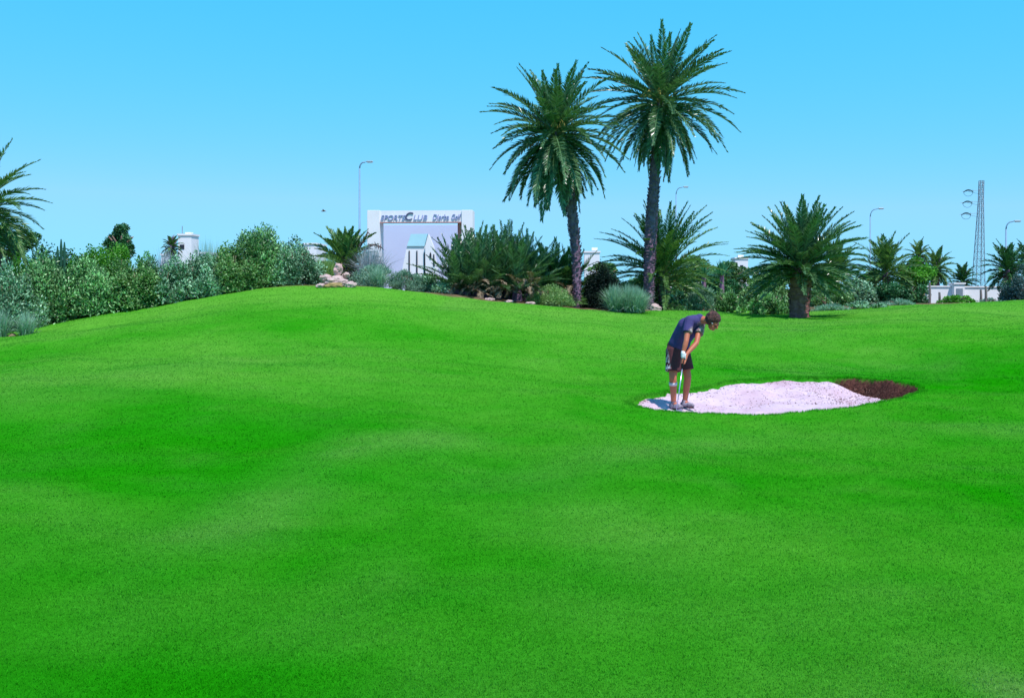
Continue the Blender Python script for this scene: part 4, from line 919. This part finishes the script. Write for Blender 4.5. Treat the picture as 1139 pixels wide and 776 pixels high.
M['grip'] = surf('rubber grip', (0.03, 0.03, 0.04), None, .7, 9)
M['visor'] = surf('visor cloth', (0.72, 0.66, 0.74), None, .7, 9)
M['brim'] = surf('dark visor brim', (0.02, 0.02, 0.03), None, .6, 9)
M['eye'] = surf('eye', (0.05, 0.04, 0.04), None, .2, 9)
M['brace'] = surf('pale knee support', (0.66, 0.58, 0.64), None, .8, 9)
# printed cloth: navy back, mottled print on the front / maroon shorts with pale print on one side
def printed(name, base, base2, pr1, pr2, nrm, thr, sc_):
    m, nt, out = newmat(name); N = nt.nodes.new; L = nt.links.new
    p = N('ShaderNodeBsdfPrincipled'); p.inputs['Roughness'].default_value = .85; p.inputs['Specular IOR Level'].default_value = .15
    tc = N('ShaderNodeTexCoord'); dt = N('ShaderNodeVectorMath'); dt.operation = 'DOT_PRODUCT'; dt.inputs[1].default_value = nrm; L(tc.outputs['Object'], dt.inputs[0])
    nz = N('ShaderNodeTexNoise'); nz.inputs['Scale'].default_value = sc_; nz.inputs['Detail'].default_value = 3; L(tc.outputs['Object'], nz.inputs[0])
    nb = N('ShaderNodeTexNoise'); nb.inputs['Scale'].default_value = 7; nb.inputs['Detail'].default_value = 6; L(tc.outputs['Object'], nb.inputs[0])
    st = N('ShaderNodeMapRange'); st.inputs[1].default_value = thr - .012; st.inputs[2].default_value = thr + .012; L(dt.outputs['Value'], st.inputs[0])
    s2 = N('ShaderNodeMapRange'); s2.inputs[1].default_value = .48; s2.inputs[2].default_value = .56; L(nz.outputs[0], s2.inputs[0])
    def mix(f, a, b):
        x = N('ShaderNodeMix'); x.data_type = 'RGBA'; L(f, x.inputs[0])
        for i, v in ((6, a), (7, b)):
            if isinstance(v, tuple): x.inputs[i].default_value = (*v, 1)
            else: L(v, x.inputs[i])
        return x.outputs[2]
    c = mix(st.outputs[0], mix(nb.outputs[0], base, base2), mix(s2.outputs[0], pr1, pr2)); L(c, p.inputs['Base Color'])
    b = N('ShaderNodeBump'); b.inputs['Strength'].default_value = .6; b.inputs['Distance'].default_value = .03; L(nb.outputs[0], b.inputs['Height']); L(b.outputs[0], p.inputs['Normal']); L(p.outputs[0], out.inputs[0]); return m
fw = np.array([.70, -.70, 0]) / .99; rt = np.array([-.707, -.707, 0])
M['shirt'] = printed('navy shirt with mottled front', (.075, .065, .20), (.045, .035, .12), (.22, .15, .15), (.42, .36, .36), (.60, -.50, -.35), -.154, 30)
M['shorts'] = printed('maroon printed shorts', (.065, .020, .028), (.12, .045, .05), (.06, .018, .028), (.58, .50, .56), (-.90, -.35, 0), .226, 26)
gpX, gpY = ray(756, 446.5); A_ = np.array
groot_z = float(sandz(A_([gpX]), A_([gpY]))[0]) + .005
person_loc = (gpX, gpY, groot_z)
pel = A_((-.03, .02, .93)); hipR = A_((-.10, -.05, .87)); hipL = A_((.05, .09, .87))
kR = A_((-.125, -.15, .46)); aR = A_((-.105, -.09, .09)); tR = A_((-.02, -.22, .035)); kL = A_((.125, .02, .47)); aL = A_((.095, .10, .09)); tL = A_((.18, -.03, .035))
wst = A_((.02, -.03, 1.05)); chest = A_((.13, -.14, 1.245)); nb_ = A_((.25, -.235, 1.352)); hd = A_((.43, -.36, 1.315))
shR = A_((.085, -.32, 1.325)); shL = A_((.305, -.09, 1.31)); eR = A_((.015, -.47, 1.03)); wR = A_((-.035, -.50, .865)); eL = A_((.185, -.36, 1.0)); wL = A_((.03, -.47, .855))
body = MB()
chain(body, [hipR, hipR * .5 + kR * .5, kR, kR * .7 + aR * .3, aR], [.085, .075, .055, .056, .036]); chain(body, [hipL, hipL * .5 + kL * .5, kL, kL * .7 + aL * .3, aL], [.085, .075, .055, .056, .036])
chain(body, [aR, (aR + tR) / 2 - A_((0, 0, .01)), tR], [.038, .036, .028]); chain(body, [aL, (aL + tL) / 2 - A_((0, 0, .01)), tL], [.038, .036, .028])
for s_ in (-1, 1):
    chain(body, [pel + rt * s_ * .07, wst + rt * s_ * .065, chest + rt * s_ * .08, (nb_ * .75 + chest * .25) + rt * s_ * .07], [.105, .10, .11, .08])
chain(body, [nb_ - A_((.02, -.02, 0)), nb_ * .55 + hd * .45, hd - A_((.03, -.03, .0))], [.065, .055, .055])
chain(body, [nb_ * .8 + chest * .2, shR], [.07, .058]); chain(body, [nb_ * .8 + chest * .2, shL], [.07, .058])
chain(body, [shR, shR * .5 + eR * .5, eR, eR * .65 + wR * .35, wR], [.056, .047, .038, .039, .027]); chain(body, [shL, shL * .5 + eL * .5, eL, eL * .65 + wL * .35, wL], [.056, .047, .038, .039, .027])
# head: axes
hf = A_((.52, -.50, -.70)); hf /= np.linalg.norm(hf); hr_ = np.cross(hf, (0, 0, 1)); hr_ /= np.linalg.norm(hr_); hu = np.cross(hr_, hf); HR = np.stack([hr_, hf, hu], 1)
def hp(x, y, z): return hd + HR @ A_((x, y, z))
ell(body, hd + hu * .02 - hf * .015, (.077, .098, .095), HR); ell(body, hp(0, .035, -.055), (.056, .062, .062), HR)
ell(body, hp(0, .078, -.078), (.028, .024, .022), HR)       # chin
chain(body, [hp(0, .092, .012), hp(0, .112, -.022)], [.011, .016]); 
for s_ in (-1, 1):
    ell(body, hp(s_ * .076, -.005, -.012), (.012, .02, .032), HR); ell(body, hp(s_ * .035, .083, .022), (.024, .012, .008), HR); ell(body, hp(s_ * .045, .062, -.03), (.02, .02, .02), HR)
ell(body, hp(0, .090, -.050), (.024, .012, .006), HR); ell(body, hp(0, .088, -.060), (.021, .012, .007), HR)
# grip line and hands
gT = A_((-.010, -.50, .90)); gB = A_((-.155, -.64, .035)); gd = (gB - gT); GLn = np.linalg.norm(gd); gd /= GLn
def hand(mb, wrist, s0, side, rr=1.0):
    c = gT + gd * s0; pv = c - wrist; pn = np.linalg.norm(pv); off = np.cross(gd, (1, 0, 0)) ; off /= np.linalg.norm(off); o2 = np.cross(gd, off)
    sv = rt * side; sv = sv - gd * (sv @ gd); sv /= np.linalg.norm(sv); fv = np.cross(gd, sv)
    palm_c = c + sv * .026
    chain(mb, [wrist, (wrist + palm_c) / 2, palm_c - gd * .012, palm_c + gd * .028], [.026 * rr, .027 * rr, .030 * rr, .024 * rr])
    for k, (gl, rd) in enumerate(((.0, .0098), (.021, .0100), (.042, .0096), (.061, .0084))):
        b_ = c + gd * (gl - .018); R_ = .027 - .001 * k
        pts = [b_ + (sv * math.cos(t) + fv * side * math.sin(t)) * R_ for t in (.3, 1.2, 2.1, 3.0, 3.7 - .12 * k)]
        chain(mb, pts, [rd * rr, rd * rr, rd * .95 * rr, rd * .9 * rr, rd * .8 * rr], 8)
    chain(mb, [palm_c - gd * .01 - fv * side * .018, c + sv * .012 - fv * side * .027 + gd * .018, c - fv * side * .022 + gd * .052 - sv * .006], [.013 * rr, .011 * rr, .009 * rr], 8)
hand(body, wR, .065, 1); hand(body, wL, .145, -1)
person = fuse(body, 'person', M['skin'], None, .0065, 3, loc=person_loc)
tag(person, 'golfer in dark shirt and printed shorts bending over a club on the sand', 'person')
sh = MB()
for s_ in (-1, 1):
    chain(sh, [pel * .45 + wst * .55 + rt * s_ * .072 - A_((0, 0, .02)), wst + rt * s_ * .072, chest + rt * s_ * .09 - fw * .01, (nb_ * .72 + chest * .28) + rt * s_ * .075], [.122, .116, .128, .092])
chain(sh, [nb_ * .85 + chest * .15 - A_((.0, 0, .005)), nb_ * 1.03 - chest * .03], [.088, .074])
for S_, E_ in ((shR, eR), (shL, eL)):
    chain(sh, [nb_ * .75 + chest * .25, S_ + A_((0, 0, .003))], [.09, .076]); sh.tube([S_, S_ * .72 + E_ * .28, S_ * .42 + E_ * .58], [.076, .073, .076], 12)
fuse(sh, 'shirt', M['shirt'], person, .008, 3)
st = MB(); 
for s_ in (-1, 1): chain(st, [pel + rt * s_ * .06, pel * .4 + wst * .6 + rt * s_ * .058], [.125, .112])
for H0, K0, lo in ((hipR, kR, .74), (hipL, kL, .74)):
    p1 = H0 * (1 - lo) + K0 * lo; ell(st, H0, (.115,) * 3); st.tube([H0 + A_((0, 0, .02)), H0 * .6 + K0 * .4, p1], [.118, .115, .117], 14)
fuse(st, 'shorts', M['shorts'], person, .008, 2)
for A0, T0, lab in ((aR, tR, 'R'), (aL, tL, 'L')):
    dv = T0 - A0; dv[2] = 0; dv /= np.linalg.norm(dv); s_ = MB(); b0 = A_((A0[0], A0[1], .05)); chain(s_, [b0 - dv * .045, b0 + dv * .05, b0 + dv * .12, b0 + dv * .17], [.043, .045, .041, .030]); chain(s_, [b0, A0 + A_((0, 0, .01))], [.052, .048])
    so = fuse(s_, 'shoe', M['shoe'], person, .007, 2); ms = MB(); q = math.atan2(dv[1], dv[0]); Rz = [[math.cos(q), -math.sin(q), 0], [math.sin(q), math.cos(q), 0], [0, 0, 1]]
    ell(ms, b0 + dv * .065 - A_((0, 0, .036)), (.14, .046, .013), Rz); ms.build('sole', M['sole'], so, smooth=True)
    pass
br = MB(); br.tube([kR * .86 + aR * .14, kR * .74 + aR * .26], [.063, .062], 14); br.build('knee_band', M['brace'], person, smooth=True)
hm = MB(); ell(hm, hd + hu * .035 - hf * .035, (.094, .105, .100), HR, 20, 14); r = np.random.default_rng(5)
for i in range(230):
    v = r.normal(size=3); v /= np.linalg.norm(v); lv = HR.T @ v
    if lv[1] > .45 and lv[2] < .42: continue
    if lv[2] < -.75: continue
    p = hd + hu * .03 - hf * .03 + v * .088; rr_ = r.uniform(.018, .038); ell(hm, p, (rr_,) * 3, n=8, m=6)
fuse(hm, 'hair', M['hair'], person, .006, 1)
for s_ in (-1, 1): chain(gl_ := MB(), [hp(s_ * .080, .045, .012), hp(s_ * .086, .02, .012), hp(s_ * .090, -.01, .006)], [.008, .007, .006], 8); gl_.build('glasses_arm', M['visor'], person, smooth=True)
for s_ in (-1, 1): em = MB(); ell(em, hp(s_ * .033, .086, .002), (.012, .009, .008), HR, 8, 6); em.build('eye', M['eye'], person, smooth=True)
gl = MB(); hand(gl, wR + (gT + gd * .065 - wR) * .15, .065, 1, 1.14); chain(gl, [wR * 1.0, wR * .92 + eR * .08], [.032, .032]); fuse(gl, 'glove', M['glove'], person, .006, 1)
# club
club = empty('golf_club', person_loc); tag(club, 'golf club with steel shaft held in both hands of the golfer', 'golf club')
MB().tube([gT, gT + gd * .27], [.0145, .011], 10).build('grip', M['grip'], club, smooth=True); MB().tube([gT + gd * .27, gB], [.0085, .0065], 8).build('shaft', M['steel'], club, smooth=True)
hx = fw * .7 + rt * -.2; hx /= np.linalg.norm(hx); ch = MB(); hs_ = np.cross(hx, (0, 0, 1)); face = [gB + A_((0, 0, .02)), gB + hx * .085 + A_((0, 0, .045)), gB + hx * .095 + A_((0, 0, -.02)), gB + hx * .0 + A_((0, 0, -.025))]
ch.add([p - hs_ * .004 for p in face] + [p + hs_ * .016 for p in face], [(0, 1, 2, 3), (7, 6, 5, 4), (0, 4, 5, 1), (1, 5, 6, 2), (2, 6, 7, 3), (3, 7, 4, 0)]); ch.build('club_head', M['steel'], club, bevel=.004)
